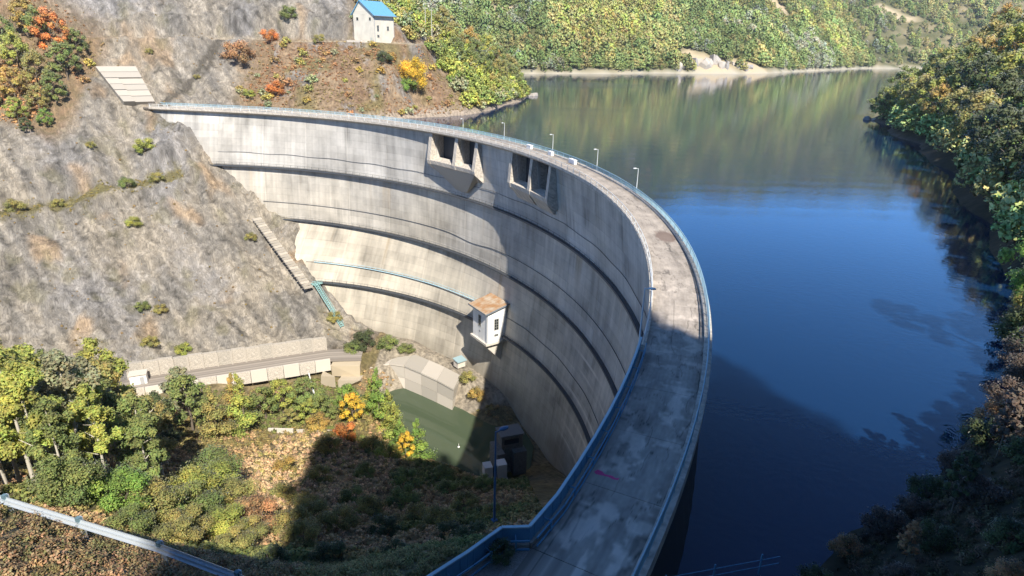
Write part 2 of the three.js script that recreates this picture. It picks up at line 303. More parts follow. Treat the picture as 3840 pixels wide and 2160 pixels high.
{
  const gx = gridLine([[-700, -120, 20], [-120, 520, 7], [520, 1400, 22]]), gz = gridLine([[-2000, -1100, 30], [-1100, -510, 6]]);
  const pos = [], col = [], idx = [];
  gz.forEach(z => gx.forEach(x => {
    const y = farH(x, z), g = fbm(x * 0.05, y * 0.05, z * 0.05, 4);
    pos.push(x, y, z);
    let c = mix3([0.075, 0.085, 0.03], [0.12, 0.11, 0.05], clamp(0.5 + g));
    c = mix3(c, [0.46, 0.37, 0.24], clamp(scar(x, z, y) * 2 + g * 0.7));
    c = mix3(c, [0.42, 0.38, 0.3], sm(-2.4, -4, y));
    col.push(...c);
  }));
  for (let j = 0; j + 1 < gz.length; j++) for (let i = 0; i + 1 < gx.length; i++) { const k = j * gx.length + i; idx.push(k, k + gx.length, k + 1, k + 1, k + gx.length, k + gx.length + 1); }
  mesh('far_hills', polyGeo(pos, idx, null, col), VC(), scene, 'structure');
}

// ---------- water ----------
{
  const N = 512;
  const wn = (u, v, f, s) => n3(u * f, v * f, s);
  const bump = dataTex(N, N, (i, j) => {
    const a = i / N * 2 * Math.PI, b = j / N * 2 * Math.PI;           // seamless on a torus
    const ca = Math.cos(a), sa = Math.sin(a), cb = Math.cos(b), sb = Math.sin(b);
    const v = n3(ca * 3 + cb * 2.3, sa * 3 + sb * 1.1, cb * 4 + sb * 3) + 0.5 * n3(ca * 9 + cb * 5, sa * 9 + sb * 4, cb * 11) + 0.25 * n3(ca * 21 + sb * 9, sa * 23 + cb * 7, cb * 25);
    return [0.5 + 0.3 * v, 0, 0].fill(0.5 + 0.3 * v);
  }, false, true);
  const rough = dataTex(512, 512, (i, j) => {                        // wind lanes: calm and ruffled water over the whole lake
    const x = -60 + i / 512 * 900, z = -1050 + j / 512 * 1030;
    const w = fbm(x * 0.006 + z * 0.002, 3, z * 0.02, 4);
    const ruff = clamp(0.5 + 1.2 * w) * sm(70, -10, x - (-z - 200) * 0.35) * sm(-150, -260, z);
    const v = 0.015 + 0.13 * ruff + 0.02 * clamp(w); return [v, v, v];
  }, false, false);
  // cut the sheet along the dam so that it never enters the valley
  const pos = [], uv = [], idx = [], add = (x, z) => { pos.push(x, -5, z); uv.push((x + 60) / 900, (z + 1050) / 1030); };
  const S = []; for (let s = -6; s <= 250; s += 4) S.push(s);
  S.forEach(s => { const p = D(s, 0.6); add(p[0], p[2]); const q = AX(s), k = 900; const o = [p[0] - Math.sin(q.a) * 6, p[2] + Math.cos(q.a) * 6]; add(o[0], o[1]); const cx = -98, cz = -74; const dx = p[0] - cx, dz = p[2] - cz, l = Math.hypot(dx, dz); add(cx + dx / l * 2400, cz + dz / l * 2400); });
  for (let i = 0; i + 1 < S.length; i++) { const a = i * 3; idx.push(a, a + 3, a + 1, a + 1, a + 3, a + 4, a + 1, a + 4, a + 2, a + 2, a + 4, a + 5); }
  for (let i = 0; i < idx.length; i += 3) { const [a, b, c] = [idx[i], idx[i + 1], idx[i + 2]], cr = (pos[b * 3 + 2] - pos[a * 3 + 2]) * (pos[c * 3] - pos[a * 3]) - (pos[b * 3] - pos[a * 3]) * (pos[c * 3 + 2] - pos[a * 3 + 2]); if (cr < 0) { idx[i + 1] = c; idx[i + 2] = b; } }
  const lake = polyGeo(pos, idx, uv); const nn = lake.attributes.normal; for (let i = 0; i < nn.count; i++) nn.setXYZ(i, 0, 1, 0);
  bump.repeat.set(900 / 14, 1030 / 14);
  mesh('lake_water', lake, new THREE.MeshPhysicalMaterial({ color: new THREE.Color().setRGB(0.0045, 0.023, 0.073), roughness: 1, roughnessMap: rough, ior: 1.5, bumpMap: bump, bumpScale: 0.012, side: THREE.DoubleSide }), scene, 'structure');
  const pp = [[-44, -147], [-30, -152], [-12, -146], [0, -142], [6, -125], [4, -108], [-14, -106], [-28, -116], [-44, -130]];
  const sh = new THREE.Shape(pp.map(p => new THREE.Vector2(p[0], -p[1])));
  const pool = new THREE.ShapeGeometry(sh); pool.rotateX(-Math.PI / 2).translate(0, -66, 0);
  const pn = pool.attributes.normal; for (let i = 0; i < pn.count; i++) pn.setXYZ(i, 0, 1, 0);
  mesh('pool_water', pool, new THREE.MeshPhysicalMaterial({ color: new THREE.Color().setRGB(0.075, 0.1, 0.06), roughness: 0.04, ior: 1.33, side: THREE.DoubleSide }), scene, 'structure');
}

// ---------- concrete ----------
const concTex = dataTex(2048, 640, (i, j) => {
  const s = i / 2048 * 264, y = -66 + j / 640 * 66;
  const blk = Math.floor(s / 15), tier = y > -15.5 ? 0 : y > -31 ? 1 : y > -46.5 ? 2 : 3;
  const lift = Math.floor(y / 2), bl = Math.sin(blk * 12.9 + lift * 78.2) * 43758.5, br = bl - Math.floor(bl);
  const bl2 = Math.sin(Math.floor(s / 3.75) * 3.1 + Math.floor(y / 4) * 17.7) * 4375.5, b2 = bl2 - Math.floor(bl2);
  let c = mix3([0.52, 0.5, 0.465], [0.52, 0.47, 0.385], clamp(tier * 0.45 + 0.6 * fbm(s * 0.03, y * 0.03, 1, 3)));
  let k = 1.0 + 0.15 * (br - 0.5) + 0.15 * (b2 - 0.5) + 0.3 * fbm(s * 0.09, y * 0.08, 3, 5) + 0.06 * n3(s * 1.3, y * 1.3, 5);
  k += 0.15 * fbm(s * 0.9, y * 0.06 + tier * 9, 8, 3) + 0.12 * fbm(s * 0.3, y * 0.25, 18, 3);
  k -= 0.3 * sm(0.3, 0.6, n3(s * 0.16, y * 0.12 + tier, 41)) * clamp(0.6 + n3(s * 1.4, y * 0.1, 6));                                        // rain streaks
  const top = YL[tier], run = top - y;
  k -= 0.22 * clamp(n3(s * 0.55, tier * 5.3, 2) + 0.1) * sm(9, 0.5, run);                            // dirt below each ledge
  if (n3(s * 0.2, tier * 3.1, 12) > 0.3) k -= 0.14 * sm(0.3, 0.5, n3(s * 0.2, tier * 3.1, 12)) * sm(14, 6, run) * sm(3, 6, run);
  const fy = y / 2 - Math.floor(y / 2); if (fy < 0.06) k -= 0.13 + 0.1 * n3(s * 0.2, y, 2);                                    // lift joints
  const fs = Math.abs(s / 15 - Math.round(s / 15)) * 15; if (fs < 0.25) k += 0.16 * clamp(0.5 + 2 * n3(blk, y * 0.12, 3));   // lime along the block joints
  if (fs > 0.2 && fs < 0.6) k -= 0.07;
  if (s < 105 && y < -28) { const q = Math.abs(y / 3 - Math.round(y / 3)) * 3, w = clamp(0.4 + 1.5 * n3(s * 0.07, Math.round(y / 3) * 1.7, 6)) * sm(105, 90, s) * sm(-28, -36, y); if (q < 0.28) k += 0.5 * w; else k -= 0.3 * w * clamp(0.5 + n3(s * 0.3, y * 0.3, 9)); }
  const f3 = Math.abs(s / 3.75 - Math.round(s / 3.75)) * 3.75; if (f3 < 0.07) k -= 0.08;
  c = c.map(v => v * clamp(k, 0.35, 1.35));
  const och = sm(0.28, 0.6, n3(s * 0.35, tier * 7.7, 21)) * sm(12, 2, run) * 0.35; c = mix3(c, [0.4, 0.28, 0.13], och);
  const damp = sm(-52, -64, y + 4 * fbm(s * 0.2, y * 0.1, 4, 3)); c = mix3(c, [0.19, 0.17, 0.13], damp * 0.6);
  return c;
}, true);
const concMats = [0.97, 1.0, 1.04].map(k => new THREE.MeshStandardMaterial({ map: concTex, color: new THREE.Color().setRGB(k * 0.96, k * 0.96, k * 0.96), roughness: 0.93 }));
const grain = dataTex(512, 512, (i, j) => {
  const a = i / 512 * 2 * Math.PI, b = j / 512 * 2 * Math.PI, u = 2.2;
  const v = fbm(Math.cos(a) * u + Math.cos(b), Math.sin(a) * u + Math.sin(b) * u, Math.cos(b) * u, 5) + 0.25 * (rnd() - 0.5);
  const k = clamp(0.8 + 0.3 * v, 0.3, 1); return [k, k, k];
}, true, true);
const M_conc = new THREE.MeshStandardMaterial({ map: grain, color: new THREE.Color().setRGB(0.5, 0.46, 0.4), roughness: 0.92 });
const M_concW = new THREE.MeshStandardMaterial({ map: grain, color: new THREE.Color().setRGB(0.66, 0.6, 0.52), roughness: 0.92 });
const M_step = new THREE.MeshStandardMaterial({ map: grain, color: new THREE.Color().setRGB(0.56, 0.51, 0.44), roughness: 0.92 });
const M_pale = M(0.62, 0.57, 0.5);
const M_core = M(0.16, 0.15, 0.13), M_dark = M(0.03, 0.035, 0.045, 0.6), M_steel = M(0.09, 0.1, 0.115, 0.6, { metalness: 0.3 });
const M_blue = M(0.13, 0.33, 0.52, 0.5), M_bluePale = M(0.42, 0.6, 0.68, 0.45), M_white = M(0.8, 0.8, 0.79, 0.7), M_galv = M(0.55, 0.6, 0.64, 0.35, { metalness: 0.35 }), M_teal = M(0.26, 0.45, 0.45, 0.6);

const dam = thing('arch_dam', 'tall curved concrete arch dam with stepped downstream face and walkway along its crest', 'dam');
function panel(s0, s1, y0, y1, offT, offB, mat, name = 'concrete_block', depth = 0.7) {
  const ns = Math.max(2, Math.round((s1 - s0) / 1.5)), ny = 3, pos = [], uv = [], idx = [], gap = 0.03;
  s0 += gap; s1 -= gap;
  const row = ny + 1;
  const push = (s, y, o) => { pos.push(...D(s, o, y)); uv.push(s / 264, (y + 66) / 66); };
  for (let i = 0; i <= ns; i++) { const s = lerp(s0, s1, i / ns); for (let j = 0; j <= ny; j++) { const t = j / ny; push(s, lerp(y0, y1, t), lerp(offT(s), offB(s), t)); } }
  for (let i = 0; i < ns; i++) for (let j = 0; j < ny; j++) { const k = i * row + j; idx.push(k, k + 1, k + row, k + row, k + 1, k + row + 1); }
  const strip = (P) => { const b = pos.length / 3; P.forEach(([s, y, o]) => { push(s, y, o); push(s, y, o - depth); }); for (let i = 0; i + 1 < P.length; i++) { const k = b + i * 2; idx.push(k, k + 1, k + 2, k + 2, k + 1, k + 3); } };
  const ss = [...Array(ns + 1).keys()].map(i => lerp(s0, s1, i / ns));
  strip(ss.map(s => [s, y0, offT(s)])); strip(ss.map(s => [s, y1, offB(s)]));
  strip([[s0, y0, offT(s0)], [s0, y1, offB(s0)]]); strip([[s1, y0, offT(s1)], [s1, y1, offB(s1)]]);
  const g = polyGeo(pos, idx, uv);
  return mesh(name, g, mat, dam);
}
const OPEN = [[110.0, 116.9], [118.5, 125.9], [142.6, 149.5], [151.1, 160.0]];
const edges = (a, b, step, extra = []) => { const o = new Set([a, b, ...extra]); for (let s = Math.ceil(a / step) * step; s < b; s += step) o.add(s); return [...o].sort((p, q) => p - q).filter((v, i, l) => !i || v - l[i - 1] > 0.4); };
const STEP = 0.75;
{
  const sub = (f, d) => s => f(s) - d;
  let n = 0; const mt = () => concMats[n++ % 3];
  const top = s => 3.4, mid = s => lerp(3.4, L1(s), 0.5);
  const e1 = edges(-4, 264, 15, OPEN.flat()).filter(s => !OPEN.some(o => s > o[0] + 0.1 && s < o[1] - 0.1));
  for (let i = 0; i + 1 < e1.length; i++) if (!OPEN.some(o => Math.abs(o[0] - e1[i]) < 0.2)) panel(e1[i], e1[i + 1], -0.75, -8, top, mid, mt());
  const tiers = [[-4, 264, -8, -15.5, mid, L1], [20, 246, -15.5, -31, sub(L1, STEP), L2], [45, 230, -31, -46.5, sub(L2, STEP), L3], [70, 208, -46.5, -68, sub(L3, STEP), L4]];
  for (const [a, b, y0, y1, f, g] of tiers) { const e = edges(a, b, 15); for (let i = 0; i + 1 < e.length; i++) panel(e[i], e[i + 1], y0 - (y0 < -9 ? 0.02 : 0), y1, f, g, mt()); }
}
// solid body behind the face blocks
function ribbon(s0, s1, prof, step = 3) { // prof: s => closed list of [off, y]
  const pos = [], idx = [], ns = Math.round((s1 - s0) / step), n = prof(s0).length;
  for (let i = 0; i <= ns; i++) { const s = lerp(s0, s1, i / ns); prof(s).forEach(([o, y]) => pos.push(...D(s, o, y))); }
  for (let i = 0; i < ns; i++) for (let j = 0; j < n; j++) { const a = i * n + j, b = i * n + (j + 1) % n; idx.push(a, a + n, b, b, a + n, b + n); }
  for (const e of [0, ns]) for (let j = 1; j + 1 < n; j++) e ? idx.push(e * n, e * n + j + 1, e * n + j) : idx.push(0, j, j + 1);
  const g = polyGeo(pos, idx).toNonIndexed(); g.computeVertexNormals(); 
  const uv = []; const q = g.attributes.position; for (let i = 0; i < q.count; i++) uv.push((q.getX(i) + q.getY(i) * 0.7) / 6, (q.getZ(i) + q.getY(i) * 0.7) / 6);
  g.setAttribute('uv', new THREE.Float32BufferAttribute(uv, 2));
  return g;
}
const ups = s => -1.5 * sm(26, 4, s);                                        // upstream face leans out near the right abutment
const M_upShade = M(0.05, 0.05, 0.052, 0.7);  // near-black base colour carries the shade on the lake-side face
mesh('upstream_face', ribbon(-8, 252, s => [[-0.02, -0.9], [ups(s) - 0.02, -8.4], [ups(s) - 0.02, -20], [0.3, -20], [0.3, -0.9]], 2), M_upShade, dam);
mesh('dam_core', ribbon(-4, 264, s => [[0.35, -8.4], [0.35, -68], [L4(s) - 1.2, -68], [L3(s) - 1.8, -46.5], [L2(s) - 1.8, -31], [L1(s) - 1.8, -15.5], [2.0, -8.4]]), M_core, dam);
for (const [a, b] of [[-4, 110], [125.9, 142.6], [160, 264], [116.9, 118.5], [149.5, 151.1]])
  mesh('dam_head', ribbon(a, b, s => [[0, -0.4], [0.35, -8.4], [2.4, -8.4], [2.6, -0.4]], 1.6), M_conc, dam);
for (const [a, b] of OPEN) {
  mesh('spillway_gate', ribbon(a, b, s => [[0.5, -0.8], [0.5, -8.2], [0.9, -8.2], [0.9, -0.8]], 2), M_dark, dam);
  mesh('spillway_sill', ribbon(a, b, s => [[0.3, -8.45], [0.3, -9.4], [3.6, -9.4], [3.6, -8.3]], 2), M_conc, dam);
}
function pier(s, bo, yb, drop, hw) {
  const P = [[0.9, -0.72], [4.3, -0.72], [bo, yb], [bo - 0.2, yb - 0.9], [2.8, yb - drop], [0.9, yb - 1]];
  mesh('spillway_pier', ribbon(s - hw, s + hw, () => P, hw), M_concW, dam);
}
for (const s of [160.9, 150.3, 141.8]) pier(s, 5.4, -7.4, 3.0, 0.6);
for (const s of [126.7, 117.7, 109.2]) pier(s, 4.9, -7.4, 2.4, 0.55);
for (const [a, b, o, y, c] of [[142.4, 149.7, 5.3, -7.4, -13.4], [150.9, 160.3, 5.3, -7.4, -13.4], [109.8, 117.1, 4.8, -7.4, -11.5], [118.3, 126.1, 4.8, -7.4, -11.5]])
  mesh('spillway_lip', ribbon(a, b, () => [[2.2, y + 0.5], [o, y + 0.1], [o - 0.15, y - 0.8], [2.7, y - 3.4], [2.2, y - 3.4]], 1.5), M_concW, dam);
{
  const pts = []; for (const [s, o, y] of [[141.6, 3.0, -9], [141.6, 5.05, -8.35], [160.6, 3.0, -9], [160.6, 5.05, -8.35], [147.5, 2.8, -13.9], [152, 2.8, -13.9], [147.5, 3.3, -13.9], [152, 3.3, -13.9]]) pts.push(new THREE.Vector3(...D(s, o, y)));
  mesh('spillway_corbel', new ConvexGeometry(pts), M_conc, dam);
}
// crest deck, slab by slab
{
  const deckTex = dataTex(1024, 1024, (i, j) => {
    const s = i / 1024 * 270, o = j / 1024 * 6;
    let k = 0.85 + 0.22 * fbm(s * 0.5, o * 0.6, 3, 5) + 0.14 * n3(s * 3, o * 4, 1) + 0.1 * n3(s * 0.7, o * 6, 4) - 0.25 * sm(0.2, 0.6, fbm(s * 0.08, o * 0.5, 7, 3));
    k += 0.5 * sm(0.3, 0.62, fbm(s * 0.55, o * 0.55, 2, 4) * 0.9 + 0.5 * ridge(s * 0.9 + 2 * n3(s * 0.3, o * 0.3, 5), o * 0.9, 4) - 0.1) * sm(52, 36, s) * lerp(1.2, 0.5, clamp(s / 30));   // lime-white blotches at the near end
    k -= 0.3 * sm(4.4, 5, o) + 0.22 * sm(1.4, 0.3, o) + 0.09 * (Math.exp(-(((o - 1.9) / 0.22) ** 2)) + Math.exp(-(((o - 3.5) / 0.22) ** 2)));
    k -= 0.35 * sm(0.93, 0.99, ridge(s * 0.22 + 0.6 * n3(s * 0.7, o, 3), o * 0.5, 13));
    const c = [0.49, 0.43, 0.37]; return mix3(c.map(v => v * clamp(k, 0.25, 1.5)), [0.17, 0.115, 0.09], 0.8 * sm(1.4, 0.8, Math.hypot((s - 57) / 2.2, (o - 1.6) / 1.1) + 0.3 * n3(s, o * 2, 3)));
  }, true);
  const md = new THREE.MeshStandardMaterial({ map: deckTex, roughness: 0.93 });
  for (let s = -12; s < 264; s += 6) {
    const g = ribbon(s + 0.02, s + 5.98, () => [[-0.1, 0], [-0.1, -0.38], [5, -0.38], [5, 0]], 1);
    const p = g.attributes.position, uv = g.attributes.uv;
    for (let i = 0; i < p.count; i++) { const a = nearAxisFine(p.getX(i), p.getZ(i)); uv.setXY(i, a[0] / 270, a[1] / 6); }
    mesh('deck_slab', g, md, dam);
  }
  mesh('deck_cornice', ribbon(-12, 264, () => [[2.6, -0.385], [2.6, -0.74], [4.4, -0.74], [4.95, -0.385]]), M_conc, dam);
  mesh('upstream_curb', ribbon(-12, 264, () => [[-0.3, -0.5], [-0.3, 0.3], [0.3, 0.3], [0.3, 0.004], [-0.12, 0.004], [-0.12, -0.5]], 2), M_concW, dam);
  mesh('downstream_curb', ribbon(24.4, 262, () => [[4.7, 0.004], [4.7, 0.22], [5.05, 0.22], [5.05, -0.3], [5.02, -0.3], [5.02, 0.004]], 2), M_concW, dam);
}
function nearAxisFine(x, z) { let a = nearAxis(x, z); let b = 1e9, bs = a.s; for (let s = a.s - 1; s <= a.s + 1; s += 0.05) { const p = AX(s), d = (x - p.x) ** 2 + (z - p.z) ** 2; if (d < b) { b = d; bs = s; } } const p = AX(bs); return [bs, (x - p.x) * Math.sin(p.a) - (z - p.z) * Math.cos(p.a)]; }
// catwalks under each ledge
[[L1, -15.5, 30, 243], [L2, -31, 56, 224], [L3, -46.5, 78, 200]].forEach(([L, y, a, b]) => {
  const c = mesh('catwalk', ribbon(a, b, s => [[L(s) - 1.0, y - 0.1], [L(s) + 0.75, y - 0.1], [L(s) + 0.75, y - 0.45], [L(s) - 1.0, y - 0.45]], 2), M_steel, dam);
  const l = []; let prev;
  for (let s = a; s <= b; s += 2.5) { const p = D(s, L(s) + 0.7, y - 0.1); l.push(bar(p, [p[0], y + 0.95, p[2]], 0.04, 4)); if (prev) for (const h of [0.5, 1]) l.push(bar([prev[0], y - 0.1 + h, prev[2]], [p[0], y - 0.1 + h, p[2]], 0.03, 4)); prev = p; }
  mesh('catwalk_railing', merge(l), M_steel, c);
});
[[-11.8, 40, 240, 0.05], [-26.2, 60, 226, 0.07], [-41.7, 75, 208, 0.07]].forEach(([y, a, b, r], q) => {
  const pts = []; for (let s = a; s <= b; s += 2) { const sag = q === 1 ? 0.9 * Math.exp(-(((s - 147) / 7) ** 2)) : 0.12 * Math.sin(s * 0.4); pts.push(new THREE.Vector3(...D(s, faceOff(s, y) - STEP * clamp(1 - ((q ? YL[q] : -0.75) - y) / 15) * (q ? 1 : 0) + 0.12, y - sag))); }
  mesh('wall_cable', new THREE.TubeGeometry(new THREE.CatmullRomCurve3(pts), 180, r, 5), M_steel, dam);
});
{ // pale blue handrail along the lowest lift
  const l = []; for (let s = 138; s < 203; s += 2) { const y = -41.6, f = t => D(t, lerp(L2(t), L3(t), 0.68) + 0.25, y); const p = f(s), n = f(s + 2); l.push(bar(p, n, 0.14, 5), bar([p[0], y, p[2]], [p[0], y + 0.7, p[2]], 0.05, 4), bar([p[0], y + 0.7, p[2]], [n[0], y + 0.7, n[2]], 0.07, 4)); }
  mesh('wall_handrail', merge(l), M_bluePale, dam);
}

// ---------- crest railings ----------
function railing(name, label, a, b, off, y0, step, mats, dense, toOff) {
  const t = thing(name, label, 'railing', D(a, off, 0)); const o = t.position;
  const loc = p => [p[0] - o.x, p[1], p[2] - o.z];
  const post = new THREE.BoxGeometry(0.09, 1.12 - y0, 0.09).translate(0, (1.12 + y0) / 2, 0);
  for (let s = a; s < b - 0.01; s += step) {
    const p = loc(D(s, off)), q = loc(D(Math.min(b, s + step), off));
    const m = mesh('rail_post', post, mats, t); m.position.set(p[0], 0, p[2]);
    const l = [bar([p[0], 1.1, p[2]], [q[0], 1.1, q[2]], 0.05, 5), bar([p[0], y0 + 0.12, p[2]], [q[0], y0 + 0.12, q[2]], 0.035, 4)];
    if (!dense) l.push(bar([p[0], 0.62, p[2]], [q[0], 0.62, q[2]], 0.035, 4));
    else { const n = Math.round(step / 0.125); for (let i = 1; i < n; i++) { const f = i / n, h = 1.0 - y0; l.push(new THREE.BoxGeometry(0.03, h, 0.03).translate(lerp(p[0], q[0], f), y0 + 0.1 + h / 2, lerp(p[2], q[2], f))); } }
    mesh('rail_panel', merge(l), mats, t);
  }
  return t;
}
railing('crest_railing', 'long pale blue barred railing on the lake side of the dam crest', -3, 262, 0, 0.3, 2.5, new THREE.MeshStandardMaterial({ color: new THREE.Color().setRGB(0.33, 0.52, 0.62), roughness: 0.5 }), true);
railing('pipe_railing', 'thin white pipe railing on the valley side of the dam crest', 24.6, 262, 4.88, 0.22, 3, M(0.7, 0.72, 0.72, 0.5), false);
{ // solid blue parapet at the near end, turning down the stairs
  const t = thing('blue_parapet', 'blue sheet metal parapet at the near end of the crest, bent at its corner', 'parapet');
  const P = []; for (let s = 24; s > 0.5; s -= 3) P.push(D(s, 5.05)); P.push([1.1, 0, -23.9], [-0.2, 0, -23.8], [-1.7, 0, -22.2], [-3.4, 0, -20.6], [-5.4, 0, -18.8]);
  for (let i = 0; i + 1 < P.length; i++) {
    const a = P[i], b = P[i + 1], dx = b[0] - a[0], dz = b[2] - a[2], L = Math.hypot(dx, dz), nx = dz / L, nz = -dx / L, ang = Math.atan2(-dz, dx), cx = (a[0] + b[0]) / 2, cz = (a[2] + b[2]) / 2;
    const place = g => g.rotateY(ang).translate(cx, 0, cz);
    mesh('parapet_sheet', place(merge([box(L - 0.02, 0.86, 0.05, 0, 0.55, 0), ...[-0.33, 0, 0.33].map(k => box(0.07, 0.84, 0.1, k * L, 0.55, 0))])), M_blue, t);
    mesh('top_rail', place(box(L, 0.07, 0.16, 0, 1.05, 0)), M_bluePale, t);
    mesh('kerb', place(box(L, 0.5, 0.34, 0, -0.13, 0)), M_conc, t);
    mesh('outer_rail', place(merge([box(L, 0.08, 0.06, 0, 0.6, -0.45), box(L, 0.08, 0.06, 0, 0.1, -0.45), box(0.07, 0.9, 0.07, 0, 0.2, -0.45), box(0.05, 0.05, 0.45, 0, 0.6, -0.22)])), M_blue, t);
  }
}
{ // paved corner at the near end of the crest
  const sh = new THREE.Shape([[0.95, -23.7], [-0.1, -23.6], [-5.2, -18.6], [-4, -11], [6, -11], [8.5, -18], [6.2, -20.8], [3, -22.5]].map(p => new THREE.Vector2(p[0], p[1])));
  const g = new THREE.ExtrudeGeometry(sh, { depth: 0.5, bevelEnabled: false }); g.rotateX(Math.PI / 2).translate(0, -0.012, 0);
  mesh('paved_corner', g, new THREE.MeshStandardMaterial({ map: grain, color: new THREE.Color().setRGB(0.36, 0.34, 0.31), roughness: 0.95 }), scene, 'structure');
}
{ // pink paint mark
  const sh = new THREE.Shape(); const P = [[-0.7, 0.2], [-0.5, 0.42], [-0.25, 0.3], [-0.1, 0.08], [0.3, 0.02], [0.5, -0.16], [0.72, -0.1], [0.62, -0.3], [0.35, -0.28], [0.1, -0.12], [-0.3, -0.05], [-0.6, 0.0]];
  P.forEach(([x, y], i) => i ? sh.lineTo(x, y) : sh.moveTo(x, y));
  const g = new THREE.ShapeGeometry(sh).rotateX(-Math.PI / 2);
  const m = mesh('paint_mark', g, M(0.75, 0.08, 0.26, 0.8), scene); m.position.set(5.5, 0.006, -29.2); m.rotation.y = -0.15; tag(m, 'smear of pink paint on the shaded near deck of the dam', 'paint mark');
}

// ---------- lamps ----------
function lamp(pos, turn, h, label, mat, group) {
  const t = thing('street_lamp', label, 'street lamp', pos, turn, group);
  mesh('pole', new THREE.CylinderGeometry(0.05, 0.08, h, 8).translate(0, h / 2, 0), mat, t);
  mesh('base_plate', box(0.3, 0.08, 0.3, 0, 0.04, 0), mat, t);
  mesh('arm', bar([0, h - 0.06, 0], [0, h, -0.5], 0.04), mat, t);
  mesh('lamp_head', new THREE.SphereGeometry(0.24, 10, 6).scale(0.7, 0.4, 1.3).translate(0, h + 0.01, -0.55), h > 6 ? mat : M(0.75, 0.76, 0.76, 0.4), t);
  return t;
}
lamp(D(24.4, 5.2, -0.1), turnAt(24), 5.1, 'tall white lamp post on the valley side of the crest at the shadow edge', M(0.72, 0.75, 0.78, 0.45));
for (const [s, l] of [[80, 'nearest lamp post on the lake side of the crest, where the crest turns'], [98, 'lamp post on the lake side, second from the near end of its row'], [117, 'lamp post on the lake side above the right spillway openings'], [137, 'lamp post on the lake side above the gap between the two spillways'], [153.5, 'farthest small lamp post on the lake side above the left spillway']]) lamp(D(s, -0.2, 0.3), turnAt(s) + Math.PI, s > 150 ? 3.0 : 3.8, l, M(0.6, 0.63, 0.62, 0.5), 'lamp posts along the lake side of the crest');
lamp([-0.7, -4.2, -30.2], 2.2 + Math.PI, 6.2, 'dark blue lamp post rising from the slope beside the blue parapet corner', M(0.06, 0.13, 0.24, 0.5));
for (const [s, l, w] of [[125, 'white metal cabinet at the lake side railing, farthest of three', 1.7], [116, 'white metal cabinet at the lake side railing, middle of three', 1.5], [106.5, 'white metal cabinet at the lake side railing, nearest and largest of three', 2.4]]) {
  const t = thing('gate_cabinet', l, 'cabinet', D(s, 0.75, 0), turnAt(s), 'white cabinets on the crest');
  mesh('cabinet_body', box(w, 0.75, 0.6, 0, 0.42, 0), M_white, t); mesh('cabinet_lid', box(w + 0.1, 0.07, 0.75, 0, 0.84, 0), M(0.85, 0.85, 0.85, 0.6), t); mesh('plinth', box(w - 0.1, 0.05, 0.5, 0, 0.025, 0), M_steel, t);
}

// ---------- white cabin on the dam face ----------
function win(parent, w, h, x, y, z, turn, cols, rows) {
  const g = new THREE.Group(); g.name = 'window'; g.position.set(x, y, z); g.rotation.y = turn; parent.add(g);
  mesh('window_pane', box(w, h, 0.04, 0, 0, 0.01), M(0.03, 0.035, 0.035, 0.15), g);
  const l = [box(w + 0.14, 0.09, 0.12, 0, h / 2, 0.02), box(w + 0.14, 0.09, 0.12, 0, -h / 2, 0.02), box(0.09, h, 0.12, -w / 2, 0, 0.021), box(0.09, h, 0.12, w / 2, 0, 0.021)];
  for (let i = 1; i < cols; i++) l.push(box(0.06, h, 0.08, -w / 2 + w * i / cols, 0, 0.03));
  for (let i = 1; i < rows; i++) l.push(box(w, 0.06, 0.08, 0, -h / 2 + h * i / rows, 0.031));
  mesh('window_frame', merge(l), M(0.35, 0.35, 0.33, 0.7), g);
  return g;
}
